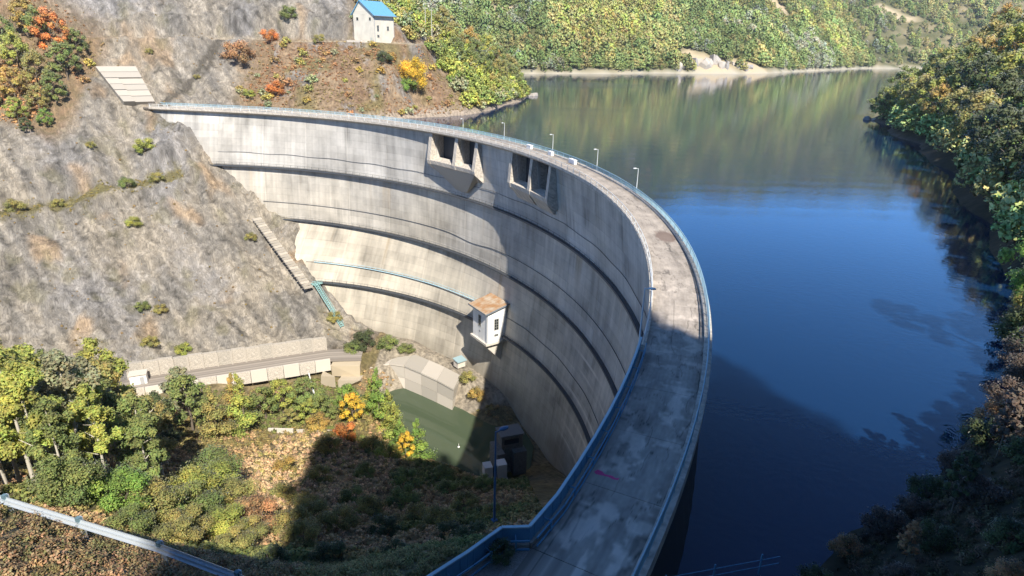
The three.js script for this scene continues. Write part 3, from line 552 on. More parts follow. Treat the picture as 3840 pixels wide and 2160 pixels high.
{
  const s = 134, y0 = -48.3, t = thing('valve_cabin', 'small white cabin with rusty roof bracketed onto the dam face', 'cabin', D(s, 5.2, y0), turnAt(s));
  const w = 7.0, d = 5.4, h = 8.4;
  const wt = dataTex(256, 256, (i, j) => { const k = 0.82 + 0.1 * fbm(i * 0.02, j * 0.006, 3, 4) - 0.12 * sm(40, 0, j) * clamp(0.5 + n3(i * 0.06, 1, 2)); return [k, k, k * 0.985]; }, true);
  mesh('wall', box(w, h, d, 0, h / 2 + 0.5, 0), new THREE.MeshStandardMaterial({ map: wt, roughness: 0.85 }), t);
  mesh('floor_slab', box(w + 0.7, 0.55, d + 0.7, -0.1, 0.22, 0.2), M_pale, t);
  const roof = new THREE.BoxGeometry(w + 1.3, 0.22, d + 1.5); roof.rotateX(0.22).translate(0, h + 1.05, 0.3);
  const rt = dataTex(256, 256, (i, j) => { const f = fbm(i * 0.015, j * 0.015, 5, 4), q = (i % 32) < 3 ? 0.75 : 1; return mix3([0.4, 0.22, 0.1], [0.5, 0.42, 0.32], clamp(0.45 + f)).map(v => v * q); }, true);
  mesh('roof', roof, new THREE.MeshStandardMaterial({ map: rt, roughness: 0.8 }), t);
  mesh('roof_fascia', merge([box(w + 1.34, 0.4, 0.07, 0, h + 0.28, d / 2 + 1.06), box(0.07, 0.35, d + 1.4, w / 2 + 0.69, 0, 0).rotateX(0.22).translate(0, h + 0.98, 0.3), box(0.07, 0.35, d + 1.4, -w / 2 - 0.69, 0, 0).rotateX(0.22).translate(0, h + 0.98, 0.3)]), M(0.2, 0.23, 0.26, 0.6), t);
  mesh('gable_fill', (() => { const sh = new THREE.Shape([new THREE.Vector2(-d / 2, h + 0.5), new THREE.Vector2(d / 2, h + 0.5), new THREE.Vector2(-d / 2, h + 1.45)]); return new THREE.ExtrudeGeometry(sh, { depth: w - 0.04, bevelEnabled: false }).rotateY(-Math.PI / 2).translate(w / 2 - 0.02, 0, 0); })(), M_white, t);
  win(t, 1.1, 2.9, -0.2, 5.4, d / 2, 0, 2, 3); win(t, 1.2, 2.9, w / 2, 5.2, 0.2, Math.PI / 2, 2, 4);
  mesh('vent_grille', box(0.6, 0.5, 0.05, -0.2, 2.6, d / 2 + 0.02), M(0.3, 0.31, 0.33), t);
  mesh('vent_grille', box(0.05, 0.55, 1.1, w / 2 + 0.02, 2.3, 0.2), M(0.14, 0.14, 0.13), t);
  const br = x => { const sh = new THREE.Shape([new THREE.Vector2(-d / 2 - 1, 0), new THREE.Vector2(d / 2, 0), new THREE.Vector2(d / 2 - 0.3, -0.9), new THREE.Vector2(-d / 2 - 0.2, -6.6), new THREE.Vector2(-d / 2 - 1, -6.6)]); return new THREE.ExtrudeGeometry(sh, { depth: 1.2, bevelEnabled: false }).rotateY(-Math.PI / 2).translate(x + 0.6, -0.06, 0); };
  mesh('bracket', br(-1.9), M_pale, t); mesh('bracket', br(1.9), M_pale, t);
  mesh('balcony', merge([box(2.2, 0.2, 1.6, -w / 2 - 1.4, 0.35, -1.2), ...[0, 1].map(k => box(2.2, 0.06, 0.06, -w / 2 - 1.4, 0.9 + k * 0.5, -0.42))]), M_pale, t);
  mesh('door', box(0.06, 2.3, 1.1, -w / 2 - 0.02, 1.65, -1.2), M_steel, t);
  mesh('drain_pipe', merge([bar([w / 2 - 0.35, 0.3, d / 2 + 0.1], [w / 2 - 0.35, h + 0.2, d / 2 + 0.1], 0.09), bar([w / 2 - 0.35, h + 0.2, d / 2 + 0.1], [w / 2 - 0.35, h + 0.3, d / 2 + 0.95], 0.08)]), M(0.4, 0.42, 0.44, 0.6), t);
}

// ---------- white building by the upper road ----------
{
  const t = thing('white_building', 'tall pale building with blue metal roof above the far end of the dam', 'building', [-48.8, 18.8, -250], 0.55);
  // local: +z wall is the long side facing right after turning; gable end faces left
  t.rotation.y = Math.atan2(0.87, 0.5);
  const L = 11, w = 9.6, h = 10.2;
  const pt = dataTex(128, 256, (i, j) => { const k = 0.9 + 0.12 * fbm(i * 0.05, j * 0.015, 3, 4) - 0.1 * sm(60, 0, j); return [0.78 * k, 0.73 * k, 0.62 * k]; }, true);
  const mw = new THREE.MeshStandardMaterial({ map: pt, roughness: 0.9 });
  mesh('wall', box(L, h, w, 0, h / 2, -w / 2), mw, t);
  const sh = new THREE.Shape([new THREE.Vector2(0, 0), new THREE.Vector2(w, 0), new THREE.Vector2(w * 0.62, 4.4)]);
  mesh('gable', new THREE.ExtrudeGeometry(sh, { depth: L - 0.02, bevelEnabled: false }).rotateY(Math.PI / 2).translate(-L / 2 + 0.01, h, 0), mw, t);
  const rf = (z0, y0, z1, y1) => { const l = Math.hypot(z1 - z0, y1 - y0); return new THREE.BoxGeometry(L + 1.2, 0.2, l).rotateX(-Math.atan2(y1 - y0, z1 - z0)).translate(0, (y0 + y1) / 2 + 0.14, (z0 + z1) / 2); };
  const rm = M(0.16, 0.4, 0.62, 0.45, { metalness: 0.1 });
  const r1 = mesh('roof', rf(0.9, h - 0.62, -w * 0.62, h + 4.4), rm, t); mesh('roof', rf(-w * 0.62, h + 4.4, -w - 0.6, h - 0.5), rm, t);
  mesh('roof_seam', merge([...Array(9)].map((_, i) => { const l = Math.hypot(w * 0.62 + 0.9, 5.02); return new THREE.BoxGeometry(0.06, 0.08, l).rotateX(Math.atan2(5.02, w * 0.62 + 0.9)).translate(-L / 2 + i * L / 8, h + 2.15, -w * 0.31 + 0.45); })), rm, r1);
  mesh('gutter', box(L + 1.2, 0.2, 0.2, 0, h - 0.5, 0.95), M(0.25, 0.28, 0.33), t);
  win(t, 1.0, 1.9, -3.4, 5.6, 0.01, 0, 2, 2); win(t, 1.0, 0.8, -3.4, 3.0, 0.01, 0, 2, 1); win(t, 1.0, 1.4, 2, 5.6, 0.01, 0, 2, 2);
  win(t, 0.9, 1.0, -L / 2 - 0.01, 8.6, -7.6, -Math.PI / 2, 1, 1); win(t, 0.8, 1.0, -L / 2 - 0.01, 8.6, -1.6, -Math.PI / 2, 1, 1);
  mesh('drain_pipe', merge([bar([L / 2 - 0.3, 0, 0.12], [L / 2 - 0.3, h - 0.7, 0.12], 0.1), bar([-L / 2 + 0.3, 0, 0.12], [-L / 2 + 0.3, h - 0.7, 0.12], 0.1)]), M(0.35, 0.38, 0.42, 0.6), t);
  mesh('door', box(0.06, 2.1, 1.0, -L / 2 - 0.02, 1.4, -1.4), M(0.5, 0.52, 0.46), t);
  mesh('terrace_wall', merge([box(0.5, 1.6, 7, -L / 2 - 2.4, 0.6, -7.5), box(3, 1.2, 0.4, -L / 2 - 1.4, 0.4, -4)]), M_pale, t);
}
for (const [x, z, l] of [[-38.5, -285, 'left of two thin pale utility poles beside the white building'], [-36.2, -287, 'right of two thin pale utility poles beside the white building']]) {
  const t = thing('utility_pole', l, 'utility pole', [x, ground(x, z) - 0.3, z], 0.2, 'utility poles on the spur');
  mesh('pole', new THREE.CylinderGeometry(0.14, 0.2, 13, 8).translate(0, 6.5, 0), M(0.5, 0.5, 0.42), t); mesh('crossarm', box(1.8, 0.14, 0.14, 0, 12.2, 0), M(0.4, 0.4, 0.36), t); for (const k of [-0.7, 0.7]) mesh('insulator', new THREE.CylinderGeometry(0.07, 0.09, 0.25, 6).translate(k, 12.4, 0), M_white, t);
}

// ---------- left end block with steps ----------
{
  const t = thing('abutment_steps', 'pale concrete slab stepping down the rock to the left end of the crest', 'steps');
  const A = [-128.5, 10.6, -204.5], B = [-119.5, 10.6, -210.3], C = [-111.5, 0.9, -203.3], E = [-118.5, 0.9, -198.8];
  const P = (u, v) => [0, 1, 2].map(i => lerp(lerp(A[i], B[i], u), lerp(E[i], C[i], u), v));
  const n = 6;
  for (let i = 0; i < n; i++) for (const [u0, u1] of i < 2 ? [[0, 1]] : [[0, 0.36], [0.37, 1]]) {
    const v0 = i / n, v1 = (i + 1) / n - 0.012, q = [P(u0, v0), P(u1, v0), P(u1, v1), P(u0, v1)].map(p => new THREE.Vector3(...p)), nv = new THREE.Vector3(0.42, 0.58, 0.7).multiplyScalar(u0 ? 1.0 : 1.35 + 0.08 * (i % 2));
    const pts = q.flatMap(p => [p.clone().add(nv), p.clone().sub(new THREE.Vector3(1, 2.2, 1.6))]);
    mesh('step_slab', new ConvexGeometry(pts), i % 2 ? M_conc : M_step, t);
  }
}
// ---------- stairs down the abutment ----------
{
  const t = thing('abutment_stairs', 'concrete stairs descending the rock along the left edge of the dam face', 'stairs');
  const a = [-77.5, 0, -186.5], b = [-58.5, 0, -171.5], n = 30;
  for (let i = 0; i < n; i++) { const f = i / n, x = lerp(a[0], b[0], f), z = lerp(a[2], b[2], f), y = Math.max(ground(x, z), lerp(-30.5, -47, f)) + 0.1; const m = mesh('stair_tread', box(2.6, 0.5, 0.75), i % 3 ? M_conc : M_concW, t); m.position.set(x, y, z); m.rotation.y = 0.8 + 0.1 * Math.sin(i * 2.3); }
  const u = thing('teal_stairs', 'teal painted metal stairs with handrail below the left foot of the dam', 'stairs');
  const l = []; const c = [-57.6, -46.8, -174.4], d = [-48.5, -56.6, -166.6];
  const P = f => [0, 1, 2].map(i => lerp(c[i], d[i], f));
  for (let k = 0; k < 2; k++) { const o = k ? 0.5 : -0.5; const q = [P(0), P(1)].map(p => [p[0] - o * 0.6, p[1] + 0.4, p[2] + o * 0.8]); mesh('stringer', bar(q[0], q[1], 0.13, 5), M_teal, u); mesh('handrail', merge([bar(q[0].map((v, i) => v + (i === 1 ? 1.1 : 0)), q[1].map((v, i) => v + (i === 1 ? 1.1 : 0)), 0.07, 5), ...[...Array(9)].map((_, i) => { const p = q[0].map((v, j) => lerp(v, q[1][j], i / 8)); return bar(p, [p[0], p[1] + 1.1, p[2]], 0.05, 4); })]), M_teal, u); }
  for (let i = 0; i < 24; i++) { const p = P((i + 0.5) / 24); const m = mesh('tread', box(1.2, 0.08, 0.4), M_teal, u); m.position.set(p[0], p[1] + 0.45, p[2]); m.rotation.y = 0.86; }
  const r = thing('railed_landing', 'teal railed landing at the top of the metal stairs', 'landing', [-57.6, -46.4, -175.2], 0.6);
  mesh('landing_floor', box(3, 0.12, 1.6), M_teal, r); mesh('landing_rail', merge([box(3, 0.08, 0.08, 0, 1.1, 0.8), box(3, 0.06, 0.06, 0, 0.6, 0.8), ...[-1.45, -0.5, 0.5, 1.45].map(k => box(0.08, 1.1, 0.08, k, 0.55, 0.8))]), M_teal, r);
}

// ---------- valley road, walls, apron ----------
function along(P, fn) { for (let i = 0; i + 1 < P.length; i++) { const a = P[i], b = P[i + 1], L = Math.hypot(b[0] - a[0], b[1] - a[1]); fn(a, b, L, Math.atan2(-(b[1] - a[1]), b[0] - a[0])); } }
{
  const rt = dataTex(512, 256, (i, j) => { const k = 0.8 + 0.35 * fbm(i * 0.03, j * 0.03, 3, 4) + (Math.abs(j - 80) < 18 || Math.abs(j - 180) < 18 ? 0.12 : 0); return [0.33 * k, 0.29 * k, 0.25 * k]; }, true);
  const pos = [], uv = [], idx = [];
  ROAD.forEach((p, i) => { const q = ROAD[Math.min(i + 1, ROAD.length - 1)], o = ROAD[Math.max(i - 1, 0)], dx = q[0] - o[0], dz = q[1] - o[1], l = Math.hypot(dx, dz), nx = -dz / l, nz = dx / l; for (const k of [-2.9, 2.9]) for (const y of [-57.97, -58.8]) { pos.push(p[0] + nx * k, y, p[1] + nz * k); uv.push(i, k > 0 ? 1 : 0); } });
  for (let i = 0; i + 1 < ROAD.length; i++) { const a = i * 4, b = a + 4; idx.push(a, a + 2, b, b, a + 2, b + 2, a + 1, a, b + 1, b + 1, a, b, a + 2, a + 3, b + 2, b + 2, a + 3, b + 3); }
  mesh('valley_road', polyGeo(pos, idx, uv), new THREE.MeshStandardMaterial({ map: rt, roughness: 0.95, side: THREE.DoubleSide }), scene, 'structure');
  const wall = thing('retaining_wall', 'long pale concrete retaining wall between the rock slope and the valley road', 'wall');
  const a = [-93.8, -137.6], b = [-50.4, -156.0], L = Math.hypot(b[0] - a[0], b[1] - a[1]), n = 14, ang = Math.atan2(-(b[1] - a[1]), b[0] - a[0]);
  for (let i = 0; i < n; i++) { const f = (i + 0.5) / n, h = 4.3 - 0.4 * f + 0.12 * Math.sin(i * 3.7); const m = mesh('wall_panel', box(L / n - 0.05, h, 0.9, 0, h / 2, 0), i % 3 ? M_step : M_conc, wall); m.position.set(lerp(a[0], b[0], f), -58.2, lerp(a[1], b[1], f)); m.rotation.y = ang; }
  for (let i = 0; i <= n; i++) { const f = i / n; const m = mesh('wall_buttress', box(0.4, 3.8, 0.4, 0, 1.9, 0.6), M_step, wall); m.position.set(lerp(a[0], b[0], f), -58.2, lerp(a[1], b[1], f)); m.rotation.y = ang; }
  const kerb = thing('road_kerb', 'low pale kerb wall on the outer edge of the valley road', 'kerb');
  const ka = [-91, -131.3], kb = [-47.5, -149.6];
  for (let i = 0; i < 12; i++) { const f = (i + 0.5) / 12, kl = Math.hypot(kb[0] - ka[0], kb[1] - ka[1]) / 12; const m = mesh('kerb_block', box(kl - 0.1, 3.4 + 0.1 * Math.sin(i * 5), 0.6, 0, -1.3, 0), i % 2 ? M_pale : M_concW, kerb); m.position.set(lerp(ka[0], kb[0], f), -57.9, lerp(ka[1], kb[1], f)); m.rotation.y = ang; }
  const w2 = thing('white_hut', 'bright white low hut at the left end of the road wall', 'hut', [-90.2, -58, -135.8], ang); mesh('wall', box(3.6, 2.6, 2.2, 0, 1.3, 0), M_white, w2); mesh('roof', box(4, 0.2, 2.7, 0, 2.7, 0.1), M_pale, w2); mesh('door', box(0.9, 1.9, 0.05, 0.8, 0.97, 1.12), M(0.4, 0.4, 0.4), w2);
}
{ // apron of concrete blocks between the dam's foot and the pool
  const t = thing('pool_apron', 'sloping pale concrete apron of large blocks above the green pool', 'apron');
  const top = [[-37.3, -60.4, -150.6], [-32.5, -60.1, -152.9], [-28.3, -60, -151.8], [-23.3, -60, -148.2], [-18.6, -60, -144.5], [-14, -60.4, -140.8]], bot = [[-39, -66.6, -149.2], [-32.8, -66.6, -151.2], [-28, -66.6, -149.4], [-23, -66.6, -146], [-18.7, -66.6, -142.8], [-14.4, -66.6, -139.4]];
  for (let i = 0; i < 5; i++) {
    const q = [top[i], top[i + 1], bot[i + 1], bot[i]].map(p => new THREE.Vector3(...p)); const c = q.reduce((s, p) => s.add(p.clone().multiplyScalar(0.25)), new THREE.Vector3());
    for (let r = 0; r < 3; r++) {
      const t0 = [0, 0.07, 0.52][r], t1 = [0.062, 0.51, 1][r], e = r ? 0 : 0.25;
      const k = [[0, 3, t0], [1, 2, t0], [1, 2, t1], [0, 3, t1]].map(([A, B, f]) => q[A].clone().lerp(q[B], f).lerp(c, 0.012).add(new THREE.Vector3(-0.3 * e, 0, e)));
      mesh(r ? 'apron_block' : 'coping', new ConvexGeometry(k.flatMap(p => [p, p.clone().add(new THREE.Vector3(1.2, r ? -0.6 : 0, -7))])), (i + r) % 3 === 0 ? M_concW : (i + r) % 3 === 1 ? M_step : M_conc, t);
    }
  }
  const u = thing('broken_block', 'tan broken concrete block at the end of the valley road above the pool', 'concrete block');
  const B = (cx, cy, cz, w, h, d, r) => { const pts = []; for (let i = 0; i < 14; i++) pts.push(new THREE.Vector3(cx + (rnd() < 0.5 ? -1 : 1) * w * rr(0.4, 0.5), cy + (rnd() < 0.5 ? -1 : 1) * h * rr(0.4, 0.5), cz + (rnd() < 0.5 ? -1 : 1) * d * rr(0.4, 0.5))); return new ConvexGeometry(pts); };
  mesh('slab', B(-43.5, -60.6, -150.5, 8, 3.6, 4), M(0.5, 0.42, 0.3), u); mesh('slab', B(-42, -63.5, -148, 6, 3, 4), M(0.45, 0.39, 0.3), u); mesh('slab', B(-47.5, -62.5, -147.5, 4, 3.5, 3), M(0.42, 0.36, 0.27), u);
  const f = thing('foundation_wall', 'low pale concrete wall edge among the shrubs on the valley terrace', 'low wall');
  mesh('wall_front', box(5.5, 1.0, 0.5, -50.5, -60, -120), M_pale, f); mesh('wall_front', box(8.5, 0.7, 0.5, -43, -60.4, -120.6), M_concW, f); mesh('wall_side', box(0.5, 1, 9, -38.4, -59.9, -116).rotateY(0), M_concW, f);
  const p = thing('white_pole', 'leaning white pole beside the valley road above the shrubs', 'pole', [-49.6, -63.5, -141], 0); mesh('shaft', bar([0, 0, 0], [-1.3, 6.2, -1], 0.22, 6, 0.18), M_white, p); mesh('cap', box(0.5, 0.3, 0.5, -1.3, 6.2, -1), M_pale, p);
  const o = thing('outlet_block', 'pale concrete outlet block in the dark at the right foot of the dam', 'outlet', [-2.6, -58, -102.5], 0.3);
  mesh('block', merge([box(1.6, 4.6, 2, -1.3, 1.4, 0), box(1.9, 4.8, 2, 1.4, 1.4, 0)]), M(0.72, 0.67, 0.62), o); mesh('gate', box(1.1, 4.2, 0.4, 0.1, 1.2, 0.2), M_dark, o); mesh('ledge', box(6, 0.5, 3, 0, -1, 0), M_conc, o);
  const tw = thing('outlet_tower', 'grey concrete outlet structure with a dark slot against the lower right dam face', 'outlet structure', [-0.2, -64.5, -115], 0.35); tw.scale.set(0.85, 0.9, 0.85);
  mesh('tower_wall', merge([box(5.6, 10, 4, 0.6, 5, 0), box(2, 7, 6, -3.0, 3.5, 1.2), box(3.4, 6.5, 2.4, 2.2, 3.2, 2.6)]), new THREE.MeshStandardMaterial({ map: grain, color: new THREE.Color().setRGB(0.24, 0.23, 0.21), roughness: 0.95 }), tw); mesh('tower_cap', box(6.2, 0.4, 4.6, 0.6, 10.2, 0), M(0.2, 0.2, 0.2), tw); mesh('slot', box(3.8, 1.3, 0.4, 0.4, 8.6, 1.95), M_dark, tw);
  const sp = thing('buoy', 'tiny white buoy floating on the green pool', 'buoy', [-11.4, -66, -124]); mesh('float', new THREE.SphereGeometry(0.3, 8, 6).scale(1, 0.8, 1), M_white, sp); mesh('mast', bar([0, 0, 0], [0, 0.9, 0], 0.05, 5), M_white, sp);
  const wb = thing('weir_house', 'small blue grey hut with pale wall at the foot of the dam beside the cabin', 'hut', [-13.5, -58.5, -151], 0.7); mesh('wall', box(2.4, 2, 2), M_pale, wb); mesh('roof', box(2.9, 0.2, 2.6, 0, 1.1, 0).rotateX(0.15), M(0.3, 0.42, 0.45), wb);
}

// ---------- roadside guard rail near the viewpoint ----------
{
  const t = thing('guard_rail', 'galvanised guard rail running across the lower left corner', 'guard rail');
  const P = [[-21, -18.2], [-16.6, -16.9], [-13.55, -15.95], [-10.5, -15.0], [-7.7, -13.95], [-4.6, -12.6]];
  const yy = 8.05;
  for (let i = 0; i + 1 < P.length; i++) {
    const a = P[i], b = P[i + 1], L = Math.hypot(b[0] - a[0], b[1] - a[1]), ang = Math.atan2(-(b[1] - a[1]), b[0] - a[0]);
    const sh = new THREE.Shape([[0, -0.16], [0.05, -0.1], [0.05, -0.04], [0, 0], [0.05, 0.04], [0.05, 0.1], [0, 0.16], [-0.02, 0.16], [0.03, 0.1], [0.03, 0.045], [-0.02, 0], [0.03, -0.045], [0.03, -0.1], [-0.02, -0.16]].map(p => new THREE.Vector2(p[0], p[1] * 0.8)));
    const g = new THREE.ExtrudeGeometry(sh, { depth: L + 0.12, bevelEnabled: false }).translate(0, 0, -L / 2 - 0.06).rotateY(Math.PI / 2).rotateX(-0.5).rotateY(ang);
    const m = mesh('rail_beam', g, M_galv, t); m.position.set((a[0] + b[0]) / 2, yy - 0.18 + i * 0.0, (a[1] + b[1]) / 2); 
    const p = mesh('rail_post', box(0.12, 1.1, 0.1, 0, -0.5, -0.12), M_galv, t); p.position.set(a[0], yy - 0.1, a[1]); p.rotation.y = ang;
    const q = mesh('spacer', box(0.14, 0.2, 0.12, 0, -0.1, -0.06), M(0.12, 0.2, 0.24), t); q.position.set(a[0], yy - 0.02, a[1]); q.rotation.y = ang;
  }
}
{ // thin rail at the lake side below the near deck
  const t = thing('wire_fence', 'thin blue wire fence at the lake edge below the near end of the crest', 'fence'); 
  for (let i = 0; i < 3; i++) mesh('fence_post', box(0.06, 1.2, 0.06, 7.2 + i * 2.4, -0.3, -21.9 - i * 0.7), M_blue, t);
  for (const h of [0.2, -0.2]) mesh('fence_wire', bar([7.0, h, -21.8], [13, h - 0.3, -23.6], 0.025, 4), M_blue, t);
}

// ---------- vegetation ----------
// leaves: quads spread through lobes; vertex colour carries only leaf-to-leaf variation
function crownGeo({ lobes, n, leaf, vary = 0.42, up = 0.3, inner = 0.3, warm = 0 }) {
  const pos = [], nor = [], col = [], idx = [];
  const tot = lobes.reduce((s, l) => s + l[3] * l[4], 0);
  const c = lobes.reduce((s, l) => [s[0] + l[0] / lobes.length, s[1] + l[1] / lobes.length, s[2] + l[2] / lobes.length], [0, 0, 0]);
  const v = new THREE.Vector3(), nn = new THREE.Vector3(), t = new THREE.Vector3(), b = new THREE.Vector3();
  for (const [lx, ly, lz, r, h] of lobes) {
    const m = Math.round(n * r * h / tot), lt = rr(-0.24, 0.24), lw = rr(-0.1, 0.1);
    for (let i = 0; i < m; i++) {
      do v.set(rr(-1, 1), rr(-1, 1), rr(-1, 1)); while (v.lengthSq() > 1 || v.lengthSq() < 0.02);
      v.normalize(); const rad = lerp(inner, 1, Math.pow(rnd(), 0.6)) * (0.85 + 0.3 * n3(v.x * 2.2 + lx, v.y * 2.2 + ly, v.z * 2.2 + lz) * 2);
      const x = lx + v.x * r * rad, y = ly + v.y * h * rad, z = lz + v.z * r * rad;
      nn.set(v.x + rr(-0.9, 0.9), v.y + up + rr(-0.9, 0.9), v.z + rr(-0.9, 0.9)).normalize();
      t.set(rr(-1, 1), rr(-1, 1), rr(-1, 1)).cross(nn).normalize(); b.crossVectors(nn, t);
      const s = leaf * rr(0.6, 1.35), k = pos.length / 3;
      pos.push(x + t.x * s, y + t.y * s, z + t.z * s, x + b.x * s * 0.62, y + b.y * s * 0.62, z + b.z * s * 0.62, x - t.x * s, y - t.y * s, z - t.z * s, x - b.x * s * 0.62, y - b.y * s * 0.62, z - b.z * s * 0.62);
      const o = [x - c[0] + v.x * r, (y - c[1]) + v.y * h + 0.5, z - c[2] + v.z * r], ol = Math.hypot(...o) || 1;
      let q = [nn.x * 0.55 + o[0] / ol, nn.y * 0.55 + o[1] / ol, nn.z * 0.55 + o[2] / ol]; const ql = Math.hypot(...q) || 1; q = q.map(e => e / ql);
      const g = 1 + lt + rr(-vary, vary), w = 1 + lw + rr(-0.15, 0.25) + warm * clamp(n3(x * 0.25, y * 0.25, z * 0.25) * 2);
      for (let e = 0; e < 4; e++) { nor.push(...q); col.push(g * w, g, g * rr(0.8, 1.1)); }
      idx.push(k, k + 1, k + 2, k, k + 2, k + 3);
    }
  }
  const g = new THREE.BufferGeometry();
  g.setAttribute('position', new THREE.Float32BufferAttribute(pos, 3)); g.setAttribute('normal', new THREE.Float32BufferAttribute(nor, 3)); g.setAttribute('color', new THREE.Float32BufferAttribute(col, 3)); g.setIndex(idx);
  return g;
}
const lobesFor = { // unit height 1
  tall: () => { const l = []; const n = 20; for (let i = 0; i < n; i++) { const f = i / (n - 1), y = lerp(0.36, 0.92, f) + rr(-0.03, 0.03), R = 0.125 * Math.sin(Math.PI * lerp(0.25, 0.93, f)) + 0.02; const a = i * 2.4 + rr(-0.5, 0.5), q = rr(0.5, 1.15); l.push([Math.cos(a) * R * q, y, Math.sin(a) * R * q, rr(0.042, 0.078), rr(0.045, 0.08)]); } l.push([0, 0.95, 0, 0.045, 0.06]); return l; },
  broad: () => { const l = []; for (let i = 0; i < 20; i++) { const a = i * 2.4, f = (i + 0.5) / 20, y = lerp(0.25, 0.88, f) + rr(-0.05, 0.05), R = 0.31 * Math.sin(Math.PI * lerp(0.28, 0.93, f)) * rr(0.7, 1.1); l.push([Math.cos(a) * R, y, Math.sin(a) * R, rr(0.08, 0.14), rr(0.07, 0.12)]); } return l; },
  bush: () => { const l = []; for (let i = 0; i < 9; i++) { const a = i * 2.4, f = (i + 0.5) / 9, R = 0.42 * Math.sqrt(1 - f * f * 0.8); l.push([Math.cos(a) * R, lerp(0.2, 0.75, f) + rr(-0.08, 0.08), Math.sin(a) * R, rr(0.2, 0.32), rr(0.17, 0.26)]); } return l; },
  cone: () => { const l = []; for (let i = 0; i < 9; i++) { const f = i / 8, a = i * 2.4, R = 0.2 * (1 - f) + 0.02; l.push([Math.cos(a) * R * 0.7, lerp(0.12, 0.93, f), Math.sin(a) * R * 0.7, R * 0.95 + 0.02, 0.1]); } return l; },
};
function trunkGeo(kind) { // unit height, tapered, with limbs
  const l = [];
  if (kind === 'bush') { for (let i = 0; i < 6; i++) { const a = i * 1.05; l.push(bar([0, -0.05, 0], [Math.cos(a) * 0.3, rr(0.4, 0.65), Math.sin(a) * 0.3], 0.018, 5, 0.008)); } return merge(l); }
  const bend = rr(-0.02, 0.02), h = kind === 'broad' ? 0.62 : 0.9, r = kind === 'broad' ? 0.022 : 0.013;
  let p = [0, -0.06, 0]; for (let i = 1; i <= 5; i++) { const f = i / 5, q = [bend * Math.sin(f * 3), h * f, bend * f * 2]; l.push(bar(p, q, r * (1.1 - 0.85 * (f - 0.2)), 6, r * (1.1 - 0.85 * f))); p = q; }
  const nb = kind === 'broad' ? 8 : 9;
  for (let i = 0; i < nb; i++) { const a = i * 2.4, y = lerp(kind === 'broad' ? 0.28 : 0.34, h * 0.95, i / nb), R = kind === 'broad' ? rr(0.2, 0.3) : rr(0.06, 0.11); l.push(bar([0, y, 0], [Math.cos(a) * R, y + R * rr(0.5, 0.9), Math.sin(a) * R], r * 0.45, 4, r * 0.15)); }
  return merge(l);
}
const leafMat = (r, g, b) => new THREE.MeshPhysicalMaterial({ color: new THREE.Color().setRGB(r, g, b), vertexColors: true, roughness: 0.9, transmission: 0.45, thickness: 0, side: THREE.DoubleSide });
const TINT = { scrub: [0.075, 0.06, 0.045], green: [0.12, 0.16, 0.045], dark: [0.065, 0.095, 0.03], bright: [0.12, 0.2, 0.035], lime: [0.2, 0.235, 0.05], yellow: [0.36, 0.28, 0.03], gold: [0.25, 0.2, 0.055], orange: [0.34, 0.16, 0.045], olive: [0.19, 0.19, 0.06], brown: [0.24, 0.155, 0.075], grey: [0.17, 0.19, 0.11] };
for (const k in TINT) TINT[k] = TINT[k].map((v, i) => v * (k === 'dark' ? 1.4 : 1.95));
const LM = {}; for (const k in TINT) LM[k] = leafMat(...TINT[k]);
const barkPale = M(0.52, 0.48, 0.41), bark = M(0.16, 0.13, 0.1);
const PROTO = {};
function proto(kind, q) { // q: leaf density class
  const key = kind + q;
  if (!PROTO[key]) PROTO[key] = [0, 1, 2].map(() => ({ crown: crownGeo({ lobes: lobesFor[kind](), n: { near: 9000, mid: 4400, low: 900, small: 420 }[q], leaf: { near: 0.0105, mid: 0.0145, low: 0.03, small: 0.055 }[q] * (kind === 'bush' ? 1.9 : kind === 'broad' ? 1.35 : 1), warm: 0.12 }), trunk: trunkGeo(kind) }));
  return PROTO[key];
}
let tv = 0;
function plant(name, kind, q, tint, x, z, h, label, category, group, opt = {}) {
  const p = proto(kind, q)[tv++ % 3], y = opt.y ?? ground(x, z) - 0.15;
  const t = thing(name, label, category, [x, y, z], rr(0, 6.28), group);
  const w = h * (opt.w ?? 1);
  const tr = mesh('trunk', p.trunk, opt.pale ? barkPale : bark, t), c = mesh('crown', p.crown, LM[tint], t);
  tr.scale.set(w, h, w); c.scale.set(w, h, w);
  if (opt.lean) t.rotation.z = opt.lean;
  return t;
}
